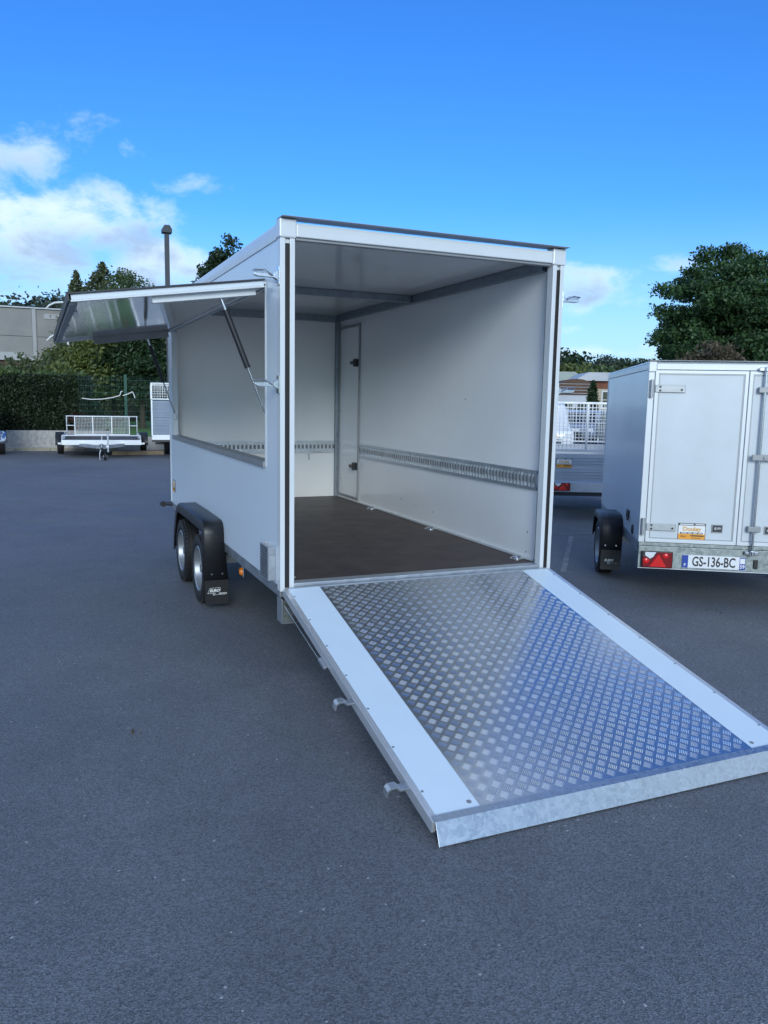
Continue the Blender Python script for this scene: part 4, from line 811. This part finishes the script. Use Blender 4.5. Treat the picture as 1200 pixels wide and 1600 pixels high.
# low brown-roofed house behind the hedge
c = dp(20, 585, 40); LH = thing('low_house', 'low house with a brown fascia and pale roof edge behind the hedge', 'building', (c.x, c.y, 0))
box('wall', 'render_cream', (-6, 0, 0), (.2, 5, 3.03), LH, .01); box('fascia', 'roof_brown', (-6.3, -.35, 3.04), (.55, 5.3, 3.40), LH, .01); B().prism([(-6.5, 3.41), (1.2, 3.41), (.2, 3.80), (-5.5, 3.80)], lambda u, v, q: (u, q, v), -.55, 5.5).build('roof', 'concrete_light', LH)
# trees on the left
t = thing('shrub', 'feathery upright blue-green shrub in front of the concrete hall', 'shrub', (dp(56, 560, 36).x, dp(56, 560, 36).y, 0))
P = []
for k in range(130):
    a = NR.random()*6.28; r = NR.random()**.5*1.15; z = 1.9+NR.random()*1.3; q = np.linspace(0, 1, 42)[:, None]; P.append(np.array([math.cos(a)*r*.7, math.sin(a)*r*.5, z-.8])+q*np.array([math.cos(a)*.55*r-.1, math.sin(a)*.4, 1.25-.5*r*NR.random()])+NR.normal(size=(42, 3))*.05)
leafmesh('foliage', np.concatenate(P), .09, 'leaf_conifer', t); B().tube([(0, 0, -.05), (0, 0, 2.2)], [.1, .04], 7).build('stem', 'bark', t)
def at(px, dep): p = dp(px, 620, dep); return (p.x, p.y, 0)
def ztop(px, py, dep): return dp(px, py, dep).z
g = 'tall conifers behind the fence'
conifer('conifer_tree', 'slim pointed conifer beside a broader taller conifer', at(125, 58), ztop(125, 428, 58), 3.2, 'leaf_conifer', 17000, .11)
conifer('conifer_tree', 'broad tall pointed conifer, the tallest above the open hatch', at(165, 60), ztop(165, 415, 60), 6.5, 'leaf_conifer', 30000, .12)
tree('broadleaf_tree', 'round-topped green tree beside the tall conifers', at(205, 57), 10, (2.6, 2.3, 2.8), ztop(205, 436, 57)-2.6, 'leaf_mid', 120, 150, .4, .10)
tree('broadleaf_tree', 'thin wispy young tree behind the open hatch', at(238, 52), 8, (1.1, 1.0, 1.6), ztop(238, 446, 52)-1.5, 'leaf_mid', 26, 22, .24, .10, trunk_r=.09)
tree('broadleaf_tree', 'dark tree showing above the roof of the large white trailer', at(354, 50), 10, (1.5, 1.5, 2.4), ztop(354, 382, 50)-2.3, 'leaf_dark', 80, 90, .3, .12)
for px, dep, w, top, m, lab in ((118, 41, .9, 592, 'leaf_mid', 'low bushy tree next to the concrete hall corner'), (150, 43, 1.75, 512, 'leaf_yellow', 'yellow-green leafy tree under the open hatch'), (178, 45, 2.8, 505, 'leaf_mid', 'mid-green leafy tree behind the fence post'), (222, 44, 2.7, 512, 'leaf_dark', 'dark leafy tree behind the grey boarded trailer'), (262, 46, 2.8, 500, 'leaf_mid', 'leafy tree next to the dark tree, half behind the white trailer'), (300, 48, 2.8, 505, 'leaf_dark', 'dark leafy tree standing behind the white trailer')):
    z = ztop(px, top, dep); tree('broadleaf_tree', lab, at(px, dep), z, (w, w*.8, z*.43), z*.56, m, 210, 150, .36, .105, 'leafy trees behind the green fence', trunk_r=.16, hollow=.3, zmin=1.7)
# far wood beyond the hall
P = []
for k in range(420):
    x = -60+NR.random()*95; y = 175+NR.random()*25; z = 17.5+4.2*NR.random()+1.2*math.sin(x*.21); P.append(np.array([x, y, z-2])+NR.normal(size=(90, 3))*np.array([1.8, 1.6, 1.5]))
fo = leafmesh('far_wood', np.concatenate(P), .6, 'leaf_far'); fo['kind'] = 'stuff'; fo['label'] = 'distant line of woodland above the concrete hall'; fo['category'] = 'woodland'
B().prism([(-62, 0), (40, 0), (40, 18), (-62, 18)], lambda u, v, q: (u, q, v), 186, 188).build('hill', 'hedge_core')
struct(bpy.data.objects['hill'])
# ------------------------------------------------------------------ right side
tree('broadleaf_tree', 'huge dense dark green broadleaf tree behind the small white trailer', at(1130, 42), 10.0, (4.0, 3.9, 4.1), 5.8, 'leaf_big', 350, 250, .32, .10, trunk_r=.34, hollow=.3, wb=.3)
tree('broadleaf_tree', 'small brownish bush-like tree in front of the huge dark tree', at(1112, 33), 4.4, (1.35, 1.2, 1.25), 3.1, 'leaf_brown', 90, 70, .25, .09, trunk_r=.08)
g = 'trees behind the low houses'
for px, dep, top, w, m, lab in ((878, 78, 553, 3.4, 'leaf_dark', 'dark tree behind the green-roofed house'), (884, 66, 572, 2.3, 'leaf_yellow', 'yellowish autumn tree behind the green-roofed house'), (925, 95, 563, 4.0, 'leaf_far', 'greyish tree behind the brown-banded house'), (960, 98, 558, 5.0, 'leaf_far', 'wide olive tree next to the greyish tree'), (990, 95, 562, 4.0, 'leaf_dark', 'dark tree between the wide olive tree and the huge tree'), (940, 70, 578, 2.6, 'leaf_mid', 'low green tree between the house roofs')):
    z = ztop(px, top, dep); tree('broadleaf_tree', lab, at(px, dep), z, (w, w*.8, z*.38), z*.62, m, 110, 80, .55, .22, g, trunk_r=.2)
H = thing('low_house', 'low house with pale green sheet roof beyond the parked vehicles', 'building', at(880, 50), R(-30))
box('wall', 'white_paint', (-6, 0, 0), (1.6, 6, 2.75), H, .01); B().prism([(-6.6, 2.76), (2.0, 2.76), (.6, 3.75), (-5.6, 3.75)], lambda u, v, q: (u, q, v), -.5, 6.5).build('roof', 'roof_green', H)
for x in (-.6, .5): w_ = box('window', 'glass_dark', (x, -.03, 1.5), (x+.8, .0-.002, 2.5), H, .005); B().ring((x-.06, 1.44), (x+.86, 2.56), (x, 1.5), (x+.8, 2.5), lambda u, v, q: (u, q, v), -.06, -.002).build('frame', 'white_paint', w_)
p_ = at(899, 44); H = thing('garden_shed', 'brown shed with curved roof and pale lower wall between the low houses', 'shed', p_, R(-26))
z_e = ztop(899, 604, 44)-.1; zt_ = ztop(899, 592, 44)
box('wall', 'roof_pale', (-.95, 0, 0), (.95, 2.5, z_e-.35), H, .01)
arc = [(-1.02, z_e-.34), (1.02, z_e-.34), (1.02, z_e)]+[(1.02*math.cos(a), z_e+(zt_-z_e)*math.sin(a)) for a in [i*math.pi/10 for i in range(1, 10)]]+[(-1.02, z_e)]
B().prism(arc, lambda u, v, q: (u, q, v), -.1, 2.6).build('gable', 'cladding_brown', H)
for i in range(4): box('gable_board', 'roof_pale', (-.9, -.112, z_e-.28+i*.17), (.9, -.102, z_e-.262+i*.17), H, 0)
for x in (-.62, .12): box('window', 'glass_dark', (x, -.02, .9), (x+.5, -.002, 1.8), H, .003)
p_ = at(932, 46); H = thing('low_house', 'cream house with a red-brown brick band and pale flat roof', 'building', p_, R(-26))
ze = ztop(932, 596, 46)
box('wall', 'render_cream', (-.9, 0, 0), (5, 5, ze-.42), H, .01); box('brick_band', 'brick_red', (-.92, -.03, ze-.415), (5.02, 5.03, ze+.02), H, .005); B().prism([(-1.2, ze+.021), (5.4, ze+.021), (5.4, ze+.12), (4.6, ze+.5), (-.6, ze+.5), (-1.2, ze+.12)], lambda u, v, q: (u, q, v), -.35, 5.4).build('roof', 'roof_pale', H)
for x in (.35, 1.5): w_ = box('window', 'glass_dark', (x, -.012, ze-1.5), (x+.85, -.002, ze-.6), H, .003); B().ring((x-.08, ze-1.58), (x+.93, ze-.52), (x, ze-1.5), (x+.85, ze-.6), lambda u, v, q: (u, q, v), -.05, -.002).build('frame', 'white_paint', w_); B().box((x+.40, -.045, ze-1.499), (x+.45, -.013, ze-.601)).box((x+.001, -.04, ze-1.07), (x+.849, -.014, ze-1.03)).build('glazing_bar', 'white_paint', w_)
conifer('conifer_tree', 'slender dark cypress standing against the cream house', at(926, 40), ztop(926, 597, 40), .55, 'leaf_dark', 2600, .07, base=.02)
hs_ = thing('hedge', 'low green garden hedge in front of the shed and houses', 'hedge', at(890, 38), R(-26)); B().box((-3.4, -.2, 0), (1.2, .35, 1.3)).build('core', 'hedge_core', hs_)
n = 9000; P = np.empty((n, 3)); P[:, 0] = -3.5+4.8*NR.random(n); P[:, 1] = np.where(NR.random(n) < .7, -.28+NR.normal(size=n)*.06, NR.random(n)*.8-.3); P[:, 2] = 1.5*NR.random(n)+.25*np.sin(P[:, 0]*2.1)*NR.random(n); leafmesh('foliage', P, .07, 'leaf_dark', hs_)
# fallen leaves and grit on the asphalt
def bits(px, py, n, spread, s, m, lab):
    c = gp(px, py); b = B()
    for k in range(n):
        x, y = c.x+random.gauss(0, spread), c.y+random.gauss(0, spread*.6); a = random.random()*6.28; l = s*(.6+random.random()*.8); w = l*.4
        ca, sa = math.cos(a), math.sin(a); b.add([(x-ca*l, y-sa*l, .004), (x-sa*w, y+ca*w, .012), (x+ca*l, y+sa*l, .005), (x+sa*w, y-ca*w, .009)], [(0, 1, 2, 3)])
    o = b.build('fallen_leaves', m); tag(o, lab, 'leaves'); return o
bits(215, 1146, 4, .03, .018, 'dry_leaf', 'few olive leaf scraps lying on the open asphalt')
bits(1115, 956, 3, .06, .02, 'dry_leaf', 'dry leaf scraps on the asphalt beside the ramp')
bits(415, 1052, 2, .02, .012, 'dry_leaf', 'tiny yellow leaf scraps on the asphalt near the mudflap')
